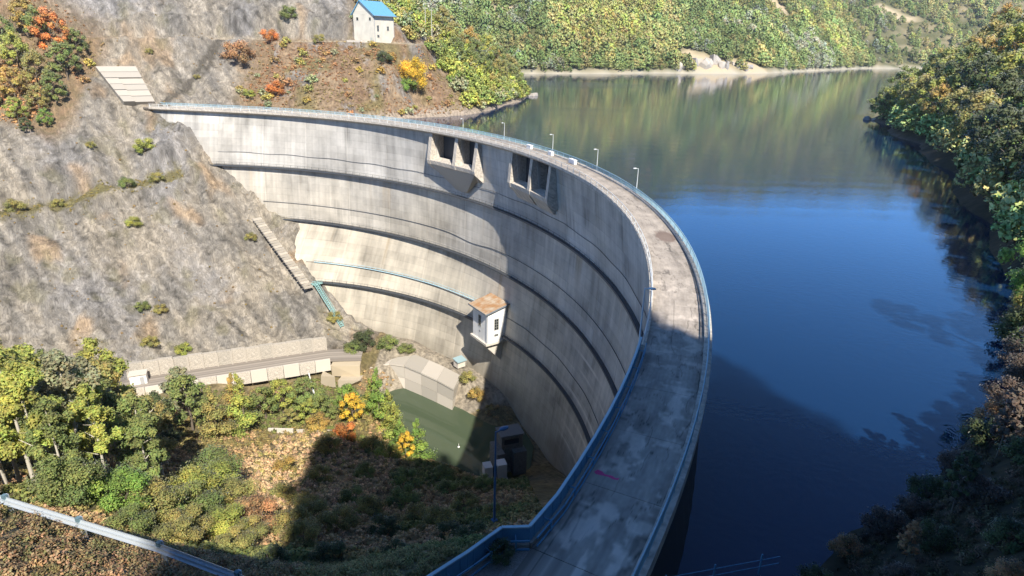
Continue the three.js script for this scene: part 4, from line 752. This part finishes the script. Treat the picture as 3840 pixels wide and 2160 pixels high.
// --- wood at the lower left
{
  const G = 'trees of the wood at the lower left';
  const T = [ // x, z, height, tint
    [-47, -53, 15, 'lime'], [-44, -57, 13, 'lime'], [-51, -56, 17, 'lime'], [-41, -60, 12, 'green'], [-55, -52, 16, 'green'], [-49, -61, 18, 'grey'], [-58, -60, 20, 'lime'], [-44, -64, 15, 'green'],
    [-54, -67, 20, 'grey'], [-62, -66, 19, 'lime'], [-48, -70, 16, 'olive'], [-66, -74, 20, 'green'], [-58, -76, 20, 'grey'], [-72, -72, 21, 'lime'], [-52, -79, 15, 'olive'], [-62, -84, 20, 'olive'], [-73, -84, 20, 'lime'], [-68, -92, 22, 'lime'], [-78, -94, 17, 'green'], [-58, -90, 15, 'dark'], [-84, -86, 20, 'yellow'], [-90, -98, 16, 'olive'], [-74, -102, 15, 'green'], [-80, -78, 20, 'lime'], [-50, -64, 17, 'lime'], [-56, -63, 19, 'lime'], [-62, -72, 20, 'lime'], [-69, -66, 20, 'olive'], [-76, -66, 20, 'green'], [-54, -73, 17, 'green'], [-70, -79, 20, 'lime'], [-60, -56, 17, 'green'], [-45, -53, 11, 'green'], [-79, -86, 19, 'olive'], [-66, -60, 19, 'green'], [-96, -92, 18, 'lime'], [-64, -100, 12, 'green'], [-86, -108, 12, 'green'],
  ];
  const nameOf = { olive: 'slender olive green tree of the lower left wood', gold: 'slender tree with golden autumn leaves in the lower left wood', lime: 'tall slender yellow green tree in the lower left wood', green: 'slender fresh green tree in the lower left wood', grey: 'tall grey green tree in the middle of the lower left wood', dark: 'dark green tree at the right edge of the lower left wood', yellow: 'bright yellow tree at the far left of the lower left wood' };
  for (const [x, z, h, tn] of T) plant('slender_tree', 'tall', 'near', tn, x, z, h, nameOf[tn], 'tree', G + ', ' + tn, { pale: true, w: 1.05 });
  const B = [[-40, -53, 5, 'bright'], [-43, -51, 5.5, 'green'], [-37, -54, 5, 'olive'], [-35, -57, 5, 'green'], [-33, -52, 4, 'olive'], [-30, -54, 4, 'lime'], [-27, -53, 3, 'olive'], [-38, -62, 6, 'lime'], [-34, -64, 5, 'olive'], [-29, -59, 4.5, 'brown'], [-24, -57, 4, 'olive'], [-50, -49, 2.4, 'brown'], [-56, -48, 2.6, 'brown'], [-36, -48, 3.5, 'green'], [-31, -47, 3.5, 'olive'], [-26, -48, 3, 'olive'], [-21, -52, 3.5, 'olive'], [-41, -72, 6, 'lime'], [-44, -78, 7, 'green'], [-20, -60, 4, 'olive'], [-25, -65, 4, 'olive']];
  const bn = { bright: 'bright green rounded bush below the guard rail', green: 'green bush at the foot of the lower left wood', olive: 'olive brown bush on the slope below the guard rail', gold: 'golden bush on the slope in front of the lower left wood', lime: 'yellow green bush in front of the lower left wood', brown: 'brown withered bush under the trunks of the lower left wood' };
  for (const [x, z, h, tn] of B) plant('bush', 'bush', 'near', tn, x, z, h, bn[tn], 'bush', 'bushes below the guard rail, ' + tn, { w: 1.1 });
}
// --- trees and shrubs round the valley terrace and the pool
{
  const T = [
    ['cone', -57, -117, 15, 'lime', 'cone shaped yellow green tree left of the valley terrace', 0.9], ['cone', -60, -111, 13, 'olive', 'olive green pointed tree behind the dark hollow left of the terrace', 0.9], ['broad', -66, -113, 14, 'green', 'rounded green tree in front of the valley road wall', 0.9], ['tall', -70, -118, 13, 'grey', 'grey green tree before the left half of the valley road', 1.5], ['cone', -62, -124, 12, 'gold', 'rusty golden tree just below the valley road', 0.9],
    ['broad', -54, -131, 10, 'lime', 'wide yellow green tree left of the white pole', 1], ['broad', -48, -131, 11, 'green', 'green tree beside the white pole below the road', 1], ['broad', -57, -128, 9, 'green', 'low green tree at the left of the terrace trees', 1.1], ['broad', -43, -127, 8, 'green', 'small green tree right of the white pole', 1.1], ['broad', -50, -124, 5, 'olive', 'low olive tree at the back of the terrace', 1.2],
    ['cone', -31, -130, 14, 'bright', 'tall light green poplar standing in front of the pool', 0.8], ['broad', -36, -126, 9, 'yellow', 'yellow green tree left of the poplar at the pool', 0.9], ['cone', -26, -124, 11, 'lime', 'light green feathery tree right of the poplar at the pool', 1], ['cone', -20, -118, 11, 'bright', 'pointed light green tree nearest the open pool', 1], ['broad', -22, -115, 7, 'yellow', 'yellow tree at the right end of the pool trees', 0.9], ['bush', -36, -119, 5, 'orange', 'rusty orange shrub on the terrace before the pool trees', 1], ['bush', -43, -122, 4, 'gold', 'orange brown shrub behind the low terrace wall', 1.3], ['bush', -29, -114, 4.5, 'olive', 'olive shrub at the right corner of the terrace', 1.1], ['bush', -37, -110, 5, 'olive', 'dark olive shrub at the shadow edge on the terrace', 1], ['bush', -25, -111, 4, 'lime', 'yellow green shrub at the lower edge of the pool trees', 1.2],
    ['cone', -28, -128, 11, 'lime', 'feathery yellow green sapling at the left edge of the open pool', 1], ['cone', -24, -119.5, 9, 'bright', 'light green sapling between the yellow tree and the pool', 1.1], ['cone', -33.5, -134, 10, 'lime', 'yellow green sapling below the broken concrete block', 1.1], ['broad', -39, -133, 9, 'bright', 'light green tree below the end of the valley road', 1], ['broad', -46, -126, 7, 'lime', 'low yellow green tree at the back of the terrace below the white pole', 1.2],
    ['bush', -40.5, -158, 6, 'dark', 'dark green shrub at the foot of the dam beside the wall end', 1], ['bush', -34, -159, 4, 'green', 'green shrub on the ledge left of the apron', 1.4], ['bush', -43, -156, 4, 'green', 'grassy shrub above the end of the valley road', 1.2], ['bush', -29, -158.5, 2.6, 'green', 'low green strip of plants at the foot of the dam face', 1.6], ['bush', -11, -146, 3.6, 'olive', 'olive shrub between the apron and the cabin shadow', 1.1], ['bush', -8.5, -141, 4, 'gold', 'rusty shrub on the rock at the right end of the apron', 1],
    ['bush', -41, -97, 3.5, 'gold', 'tan shrub on the sunlit slope of the terrace', 1.2], ['bush', -33, -92, 3.5, 'olive', 'olive shrub in the shadow below the terrace', 1.2],
  ];
  for (const [k, x, z, h, tn, l, w] of T) plant(k === 'bush' ? 'shrub' : 'young_tree', k, k === 'bush' ? 'mid' : 'mid', tn, x, z, h, l, k === 'bush' ? 'shrub' : 'tree', null, { w: w * (k === 'cone' ? 1.15 : 1) });
  const S = [[-20, -74, 4], [-12, -70, 4], [-16, -80, 5], [-24, -80, 4], [-8, -62, 4], [-14, -58, 3.5], [-6, -76, 4], [-28, -72, 4], [-18, -92, 5], [-10, -88, 4], [-26, -96, 4], [-6, -54, 3], [-10, -46, 3], [-16, -45, 3], [-3, -46, 3], [-20, -42, 3], [-12, -98, 4], [-4, -92, 3.5], [-33, -76, 4], [-8, -36, 2.2], [-14, -34, 2.2], [-1.8, -66, 3]];
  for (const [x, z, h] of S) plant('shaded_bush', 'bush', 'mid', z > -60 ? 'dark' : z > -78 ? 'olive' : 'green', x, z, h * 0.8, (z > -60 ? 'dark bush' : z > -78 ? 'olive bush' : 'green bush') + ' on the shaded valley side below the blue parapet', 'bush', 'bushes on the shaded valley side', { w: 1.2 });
  plant('green_bush', 'bush', 'mid', 'dark', -0.2, -22.9, 1.1, 'small green bush growing inside the bend of the blue parapet', 'bush', null, { y: -0.05, w: 1.1 });
}
// --- bushes on the cut rock
{
  const S = [[-109.5, -189.4, 4.6, 'lime', 'round yellow green bush on the upper rock face below the concrete steps'], [-109.1, -177, 3.6, 'green', 'green bush on the grassy berm across the rock face'], [-104.8, -169.5, 3.2, 'lime', 'small yellow green bush in the orange streak below the berm'], [-103, -181.8, 3.4, 'olive', 'olive bush at the right end of the grassy berm'], [-97, -153.5, 3, 'green', 'green bush low on the rock face, left of a pair'], [-93, -154.7, 2.8, 'olive', 'dull bush low on the rock face, right of a pair'], [-92.4, -146.4, 3.4, 'olive', 'narrow olive bush above the left part of the road wall'], [-85.5, -148.6, 3.4, 'lime', 'yellow green bush behind the middle of the road wall'], [-131, -162.8, 4, 'olive', 'wide bush at the left end of the grassy berm'], [-124, -169, 3, 'olive', 'low bush on the left part of the berm'], [-121, -183, 2.2, 'olive', 'small bush above the berm in the left of the rock face'], [-82.1, -247, 5, 'green', 'narrow green bush beside the upper road against the grey rock'], [-94.2, -228, 8, 'brown', 'large olive brown bush on the slope between upper road and crest'], [-86, -236, 5, 'orange', 'rusty bush just below the upper road'], [-80, -220, 5, 'orange', 'bright orange bush behind the crest railing'], [-87.8, -217.6, 3.2, 'lime', 'yellow green bush behind the crest railing, left of the orange one'], [-104, -217, 1.8, 'olive', 'tiny dark bush in the gully of the upper rock'], [-47, -239, 4.6, 'dark', 'dark green bush at the corner of the white building'], [-118, -217, 2, 'olive', 'small bush under the left part of the upper road'], [-78, -181.5, 3, 'olive', 'olive bush beside the stairs at the left edge of the dam'], [-51, -168, 3.5, 'olive', 'olive bush on the rock foot near the teal stairs'], [-70, -240, 3.5, 'olive', 'olive bush at the edge of the upper road left of the building']];
  for (const [x, z, h, tn, l] of S) plant('rock_bush', 'bush', 'mid', tn, x, z, h, l, 'bush', null, { w: 1.15 });
  // wooded patch at the top left
  const T = [[-139, -182, 8, 'lime'], [-136, -187, 9, 'olive'], [-133.5, -191, 10, 'green'], [-142, -187, 11, 'gold'], [-146, -182, 9, 'olive'], [-139, -193, 11, 'olive'], [-134, -199, 12, 'green'], [-145, -195, 12, 'lime'], [-139, -203, 14, 'orange'], [-150, -198, 12, 'green'], [-143, -204, 11, 'green'], [-134, -206, 9, 'green'], [-151, -190, 10, 'gold'], [-133, -184, 6, 'bright'], [-148, -206, 12, 'gold'], [-136, -180, 5, 'dark'], [-153, -180, 9, 'olive']];
  const L = { lime: 'yellow green tree in the wooded patch at the top left', olive: 'olive tree in the wooded patch at the top left', green: 'green tree in the wooded patch at the top left', gold: 'golden brown tree in the wooded patch at the top left', orange: 'flame orange tree in the wooded patch at the top left', bright: 'small bright green tree at the lower edge of the top left patch', dark: 'dark little tree at the lowest edge of the top left patch' };
  for (const [x, z, h, tn] of T) plant('hillside_tree', 'broad', 'mid', tn, x, z, h, L[tn], 'tree', 'trees of the top left patch, ' + tn, { w: 0.95 });
}
// --- spur behind the dam
{
  plant('yellow_tree', 'bush', 'near', 'yellow', -38, -243.5, 13, 'broad yellow tree on the spur behind the crest, with a green skirt', 'tree', null, { w: 0.75 });
  plant('spur_bush', 'bush', 'mid', 'bright', -39.5, -241, 6, 'green bush growing at the left foot of the broad yellow tree', 'bush', null, { w: 1.1 });
  const T = [[-10, -326, 15], [-4, -332, 14], [-16, -318, 15], [-2, -324, 12], [-22, -310, 14], [-8, -310, 12], [-15, -300, 12], [-20, -294, 11], [-28, -302, 13], [-1, -337, 12], [-26, -286, 11], [-12, -334, 14], [-34, -312, 14], [-19, -306, 12]];
  T.forEach(([x, z, h], i) => plant('spur_tree', 'broad', 'mid', ['green', 'olive', 'lime', 'green', 'gold', 'olive', 'green'][i % 7], x, z, h, 'leafy tree on the wooded tip of the spur', 'tree', 'trees on the tip of the spur', { w: 1 }));
}
// --- right bank
{
  const T = [[143, -258, 14, 'green'], [148, -252, 16, 'lime'], [144, -244, 15, 'olive'], [152, -262, 17, 'green'], [141, -237, 15, 'lime'], [138, -228, 15, 'olive'], [156, -246, 18, 'green'], [150, -238, 17, 'lime'], [146, -228, 16, 'dark'], [162, -258, 17, 'olive'], [136, -218, 14, 'lime'], [143, -214, 18, 'green'], [154, -226, 18, 'gold'], [165, -240, 19, 'olive'], [150, -206, 19, 'lime'], [160, -212, 19, 'gold'], [170, -226, 20, 'olive'], [131, -206, 13, 'gold'], [138, -200, 17, 'dark'], [176, -250, 18, 'green'], [184, -262, 18, 'gold'], [128, -192, 14, 'olive'], [136, -186, 18, 'lime'], [148, -190, 20, 'olive'], [168, -200, 20, 'orange'], [124, -178, 13, 'dark'], [133, -170, 18, 'olive'], [190, -240, 20, 'orange'], [180, -215, 20, 'gold'], [158, -190, 20, 'gold'], [200, -262, 19, 'olive'], [170, -275, 16, 'green'], [186, -280, 15, 'olive']];
  const L = { green: 'leafy green tree on the sunlit right bank of the lake', lime: 'yellow green tree on the sunlit right bank of the lake', olive: 'olive green tree on the right bank of the lake', gold: 'golden tree high on the right bank of the lake', orange: 'orange brown tree at the top of the right bank', dark: 'dark green tree at the water of the right bank' };
  for (const [x, z, h, tn] of T) plant('bank_tree', 'broad', 'mid', tn, x, z, h, L[tn], 'tree', 'trees on the far part of the right bank, ' + tn, { w: 1.05 });
  const N = [[108, -150, 14, 'dark'], [112, -160, 15, 'olive'], [100, -136, 14, 'dark'], [94, -124, 14, 'dark'], [88, -112, 14, 'dark'], [84, -101, 12, 'dark'], [77, -90, 10, 'dark'], [120, -166, 16, 'dark'], [70, -79, 9, 'dark'], [104, -128, 16, 'dark'], [64, -71, 8, 'dark']];  // dark leaf tint puts the shade of this shore into the colour
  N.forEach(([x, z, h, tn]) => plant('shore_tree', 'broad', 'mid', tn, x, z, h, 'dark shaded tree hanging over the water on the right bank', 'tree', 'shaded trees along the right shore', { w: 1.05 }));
  plant('sunlit_tree', 'broad', 'near', 'bright', 47.5, -54, 12, 'bright green sunlit tree at the right edge of the picture', 'tree', null, { y: -1, w: 0.8 });
  const E = [[52, -58, 8, 'olive'], [56, -62, 8, 'green'], [60, -60, 10, 'olive'], [66, -70, 10, 'green'], [72, -74, 11, 'olive'], [58, -52, 9, 'lime'], [78, -84, 11, 'dark'], [86, -94, 12, 'olive'], [90, -104, 12, 'green'], [70, -62, 11, 'lime'], [96, -112, 13, 'olive']];
  E.forEach(([x, z, h, tn]) => plant('bank_tree', 'broad', 'near', tn, x, z, h, { olive: 'olive tree', green: 'green tree', lime: 'yellow green tree', dark: 'dark tree' }[tn] + ' on the right bank near the picture edge', 'tree', 'trees on the near part of the right bank', { w: 1 }));
  const B = [[16.5, -26, 2.4], [19, -28, 2.2], [21.5, -29, 2.8], [24, -30.5, 2.4], [26.5, -33, 3], [29.5, -35, 3], [32.5, -37, 3.4], [36, -40.5, 3.6], [39.5, -44, 4], [43, -47, 4.5], [22, -26, 2.4], [26, -28.5, 3], [30, -31, 3], [34, -34.5, 3.5], [38.5, -38.5, 4], [19, -23.5, 2], [23.5, -23.5, 2.4], [28, -25.5, 3], [33, -29, 3.4], [38, -33, 4], [15, -23.8, 1.6], [47, -51.5, 6], [51, -57, 7], [43.5, -42.5, 5], [17.5, -21, 1.5], [21, -20.5, 2]];
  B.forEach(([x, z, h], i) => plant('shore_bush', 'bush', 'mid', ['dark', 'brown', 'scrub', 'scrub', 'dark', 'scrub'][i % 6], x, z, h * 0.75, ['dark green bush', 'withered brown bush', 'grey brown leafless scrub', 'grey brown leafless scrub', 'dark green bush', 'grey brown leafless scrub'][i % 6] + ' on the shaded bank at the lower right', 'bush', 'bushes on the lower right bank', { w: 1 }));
  const S = [[25, -29, 6], [30.5, -33.5, 7], [34, -36.5, 6], [27, -24.5, 6], [31, -29, 7], [20, -25, 4]];
  S.forEach(([x, z, h], i) => plant('thin_tree', 'tall', 'low', ['dark', 'scrub', 'brown'][i % 3], x, z, h * 0.75, 'thin bare stemmed tree on the shaded lower right bank', 'tree', 'thin trees on the lower right bank', { w: 1.0 }));
}
// --- boulders at the water's edge
{
  const rockG = [0, 1, 2].map(() => { const p = []; for (let i = 0; i < 26; i++) { const v = new THREE.Vector3(rr(-1, 1), rr(-0.8, 0.8), rr(-1, 1)).normalize().multiplyScalar(rr(0.8, 1.1)); p.push(v); } return new ConvexGeometry(p); });
  const rm = [M(0.42, 0.38, 0.33), M(0.5, 0.45, 0.38), M(0.33, 0.31, 0.29)];
  const put = (x, z, r, label, group, sy = 0.7, y = -4.9) => { const m = mesh('boulder', rockG[Math.floor(rnd() * 3)], pick(rm), scene); m.position.set(x, y, z); m.scale.set(r * rr(0.8, 1.4), r * sy, r * rr(0.8, 1.2)); m.rotation.y = rr(0, 6); tag(m, label, 'boulder', group); };
  for (const [x, z, r] of [[151, -250, 2.2], [147, -253, 1.8], [154.5, -247, 2], [149, -248.5, 1.3], [157, -244, 1.6]]) put(x, z, r, 'pale boulder in the row at the water on the right bank', 'pale boulders on the right shore');
  for (const [x, z, r] of [[141.5, -266, 2], [144, -264, 1.6]]) put(x, z, r, 'grey boulder at the outermost point of the right bank', 'boulders at the right point');
  for (const [x, z, r] of [[8, -340, 3], [5.5, -336, 2], [3, -330, 1.6]]) put(x, z, r, 'pale boulder at the tip of the spur', 'boulders at the spur tip');
  for (let i = 0; i < 18; i++) { const x = 148 + i * 4.8 + rr(-2, 2), z = shoreZ(x) - rr(1, 12); put(x, z, i < 11 ? rr(3.5, 6) : rr(2, 3.5), 'pale rock outcrop at the waterline of the far shore', 'rock outcrops on the far shore', rr(0.9, 2), farH(x, z) + 0.5); }
}
// --- what nobody could count: far woods, undergrowth, dry grass
function scatter(name, geo, mat, pts, label) { // pts: [x, y, z, size, [r, g, b], stretch]
  const m = new THREE.InstancedMesh(geo, mat, pts.length), o = new THREE.Object3D(), c = new THREE.Color();
  pts.forEach(([x, y, z, s, k, st = 1], i) => { o.position.set(x, y, z); o.rotation.set(0, rr(0, 6.28), 0); o.scale.set(s, s * st, s); o.updateMatrix(); m.setMatrixAt(i, o.matrix); m.setColorAt(i, c.setRGB(...k)); });
  m.name = name; m.castShadow = m.receiveShadow = true; m.userData.kind = 'stuff'; scene.add(m); m.userData.label = label; return m;
}
const stuffMat = new THREE.MeshPhysicalMaterial({ vertexColors: true, roughness: 0.9, side: THREE.DoubleSide });
const farTree = crownGeo({ lobes: lobesFor.broad().map(l => [l[0], l[1], l[2], l[3] * 1.1, l[4] * 1.1]), n: 460, leaf: 0.055, warm: 0.05, vary: 0.22 });
const midTree = crownGeo({ lobes: lobesFor.bush(), n: 460, leaf: 0.07, warm: 0.06, vary: 0.25 });
const jitter = (t, k = 0.25) => { const q = rr(1 - k, 1 + k); return t.map(v => v * q * rr(0.93, 1.07)); };
const wood = (x, z, f) => { const a = fbm(x * f, 3, z * f, 3) + rr(-0.3, 0.3); return jitter(a > 0.85 ? TINT.gold : a > 0.55 ? TINT.lime : a > 0.15 ? TINT.olive : a > -0.5 ? TINT.green : TINT.grey, 0.18).map((v, i) => v * [1, 1, 1.25][i]); };
{
  const P = [];
  for (let i = 0; i < 80000 && P.length < 34000; i++) {
    const near = rnd() < 0.45, x = near ? rr(-90, 480) : rr(-500, 1150), d = near ? rr(1, 230) * rnd() ** 0.4 : rr(1, 780), z = shoreZ(x) - d, y = farH(x, z);
    if (y < -4.3 || scar(x, z, y) + 0.25 * n3(x * 0.05, 1, z * 0.05) > 0.25) continue;
    const gu = fbm(x * 0.03, 8, z * 0.015, 3); if (gu < -0.42 && rnd() < 0.7) continue; P.push([x, y - 0.8, z, (rnd() < 0.15 ? rr(10, 16) : rr(4.5, 11)) * (1 + 0.3 * gu), wood(x, z, 0.012).map(v => v * (0.98 + 0.45 * gu)), rr(0.8, 1.35)]);
  }
  scatter('far_forest', farTree, stuffMat, P, 'mixed autumn forest covering the hills across the lake');
}
{
  const P = [], Q = [];
  for (let i = 0; i < 60000; i++) {
    const x = rr(-170, 14), z = rr(-395, -200), a = nearAxis(x, z); if (a.off > -3 && a.s < 262) continue;
    const y = ground(x, z); if (y < -4.2) continue;
    const rk = rockMask(x, z, y); if (rk > 0.4) continue;
    const u = pathD(x, z, UPROAD)[0]; if (u < 3.4) continue;
    if (Math.hypot(x + 49, z + 253) < 9 || Math.hypot(x + 38, z + 244) < 5) continue;
    const c = fbm(x * 0.05 + 3, 2, z * 0.05, 3), spur = sm(-262, -285, z + (x + 40) * 0.3);
    if (z > -258 + 0.2 * (x + 40) && x < -20 && spur < 0.3) { if (rnd() < 0.55) Q.push([x, y - 0.1, z, rr(0.5, 1.3), jitter(c > 0.1 ? [0.3, 0.19, 0.1] : [0.26, 0.22, 0.11], 0.3), rr(0.7, 1.3)]); if (rnd() < 0.012 + 0.05 * clamp(c)) P.push([x, y - 0.2, z, rr(1.6, 3.4), jitter(pick([TINT.olive, TINT.brown, TINT.gold, TINT.grey])), rr(0.7, 1.1)]); }
    else if (rnd() < 0.12 && P.length < 5200) P.push([x, y - 0.4, z, rr(2.6, 6.5), jitter(pick([TINT.green, TINT.olive, TINT.lime, TINT.lime, TINT.green, TINT.olive, TINT.grey])), rr(0.8, 1.2)]);
  }
  scatter('hillside_scrub', midTree, stuffMat, P, 'scrub and young woods on the hillside behind the dam');
  const tuft = crownGeo({ lobes: [[0, 0.35, 0, 0.5, 0.4]], n: 64, leaf: 0.12, up: 0.8, inner: 0.15 }), fineTuft = crownGeo({ lobes: [[0, 0.35, 0, 0.5, 0.45]], n: 110, leaf: 0.065, up: 0.8, inner: 0.1 });
  scatter('dry_grass', tuft, stuffMat, Q, 'reddish dry grass on the slope between the crest and the upper road');
  let scatterLater; const V = [];
  for (let i = 0; i < 74000; i++) {
    const nr = i % 3 === 0, x = nr ? rr(-45, 4) : rr(-130, 4), z = nr ? rr(-48, -12) : rr(-150, -12), a = nearAxis(x, z); if (a.off < 5.5 || pathD(x, z, ROAD)[0] < 4.2) continue;
    if (Math.hypot(x - 2, z + 19) < 6.5 || (z < -138 && x > -34 && a.off < 22)) continue;
    const y = ground(x, z); if (y < -65.3 || rockMask(x, z, y) > 0.3) continue;
    if (z > -13 && x > -5) continue;
    const near = z > -45, t = fbm(x * 0.06, 6, z * 0.06, 3);
    if (rnd() < (near ? 1 : 0.62)) V.push([x, y - 0.08, z, near ? rr(0.3, 0.75) : rr(0.5, 1.5), jitter(z > -32 && x < -8 ? pick([[0.3, 0.2, 0.11], [0.22, 0.15, 0.08], [0.16, 0.14, 0.06]]) : x > -50 && x < -22 && z < -66 && z > -118 ? (rnd() < 0.75 ? [0.42, 0.33, 0.19] : [0.28, 0.25, 0.1]) : t > 0.12 ? [0.3, 0.23, 0.12] : t > -0.15 ? [0.2, 0.18, 0.07] : [0.12, 0.15, 0.045], 0.3), rr(0.7, 1.3)]);
  }
  scatterLater = () => scatter('valley_undergrowth', tuft, stuffMat, V.filter(p => p[2] <= -45), 'dry grass and low undergrowth on the valley slopes');
  const VN = V.filter(p => p[2] > -45), VF = V.filter(p => p[2] <= -45);
  scatter('bank_grass', fineTuft, stuffMat, VN, 'dry grass on the near slope under the guard rail');
  const R = [], RF = [];
  for (let i = 0; i < 46000; i++) {
    const nr = i % 3 === 0, x = nr ? rr(12, 75) : rr(12, 280), z = nr ? rr(-75, -14) : rr(-292, 10); const y = ground(x, z); if (y < -4.3) continue;
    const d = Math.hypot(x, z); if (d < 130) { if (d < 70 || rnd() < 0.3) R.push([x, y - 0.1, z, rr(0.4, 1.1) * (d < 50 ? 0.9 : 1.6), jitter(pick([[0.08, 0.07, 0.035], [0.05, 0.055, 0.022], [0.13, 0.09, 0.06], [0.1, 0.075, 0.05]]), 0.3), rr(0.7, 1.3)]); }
    if (d > 110 && rnd() < 0.22) RF.push([x, y - 0.4, z, rr(4, 9), wood(x, z, 0.03).map(v => v * 1.6), rr(0.85, 1.2)]);
  }
  scatterLater();
  scatter('bank_undergrowth', fineTuft, stuffMat, R, 'low undergrowth on the lower right bank');
  scatter('bank_forest', farTree, stuffMat, RF, 'woods covering the slope above the right bank');
  const MF = []; for (let i = 0; i < 2600; i++) { const x = rr(-10, 170), z = rr(20, 190), y = ground(x, z); const lat = x * 0.94 - z * 0.342; if (y > 58 && lat > -1.5 && lat < 37) MF.push([x, y - 0.6, z, lat > 29 ? rr(3, 8) : rr(7, 13), wood(x, z, 0.03), rr(0.9, 1.3)]); }  // trees added out of view to break up the crest's shadow edge
  scatter('shadow_edge_woods', farTree, stuffMat, MF, 'woods on the mountain side above the viewpoint');
  const RT = []; for (let i = 0; i < 9000; i++) { const x = rr(-158, -45), z = rr(-236, -138), y = ground(x, z); if (rockMask(x, z, y) < 0.5) continue; const b = pathD(x, z, BERM)[0], u = pathD(x, z, UPROAD)[0]; if (b < 3.2 ? rnd() < 0.9 : u < 4 && u > 2.6 ? rnd() < 0.25 : rnd() < 0.05) RT.push([x, y - 0.1, z, rr(0.3, 1.0), jitter(b < 3.2 ? [0.2, 0.18, 0.06] : [0.22, 0.17, 0.07], 0.3), rr(0.6, 1.1)]); }
  for (let i = 0; i < 700; i++) { const x = rr(-150, -136), z = rr(-196, -176), y = ground(x, z); if (rockMask(x, z, y) < 0.5) RT.push([x, y - 0.1, z, rr(0.5, 1.3), jitter(TINT.brown), 1]); }
  scatter('rock_grass', tuft, stuffMat, RT, 'grass tufts on the berm and in the cracks of the rock face');
}
{ // look-alikes are told apart by their order across the view
  camera.aspect = W / HT; camera.updateProjectionMatrix(); camera.updateMatrixWorld(); scene.updateMatrixWorld();
  const by = {}; for (const o of scene.children) if (o.userData.label) (by[o.userData.label] ??= []).push(o);
  const ord = ['first', 'second', 'third', 'fourth', 'fifth', 'sixth', 'seventh', 'eighth', 'ninth', 'tenth', 'eleventh', 'twelfth', 'thirteenth', 'fourteenth', 'fifteenth', 'sixteenth', 'seventeenth', 'eighteenth'];
  for (const l in by) if (by[l].length > 1 && by[l].length <= 18) {
    by[l].map(o => [o, o.position.clone().project(camera).x]).sort((p, q) => p[1] - q[1]).forEach(([o], i) => { if (l.split(' ').length <= 12) o.userData.label = `${l}, ${ord[i]} from left`; });
  }
}
renderer.render(scene, camera);
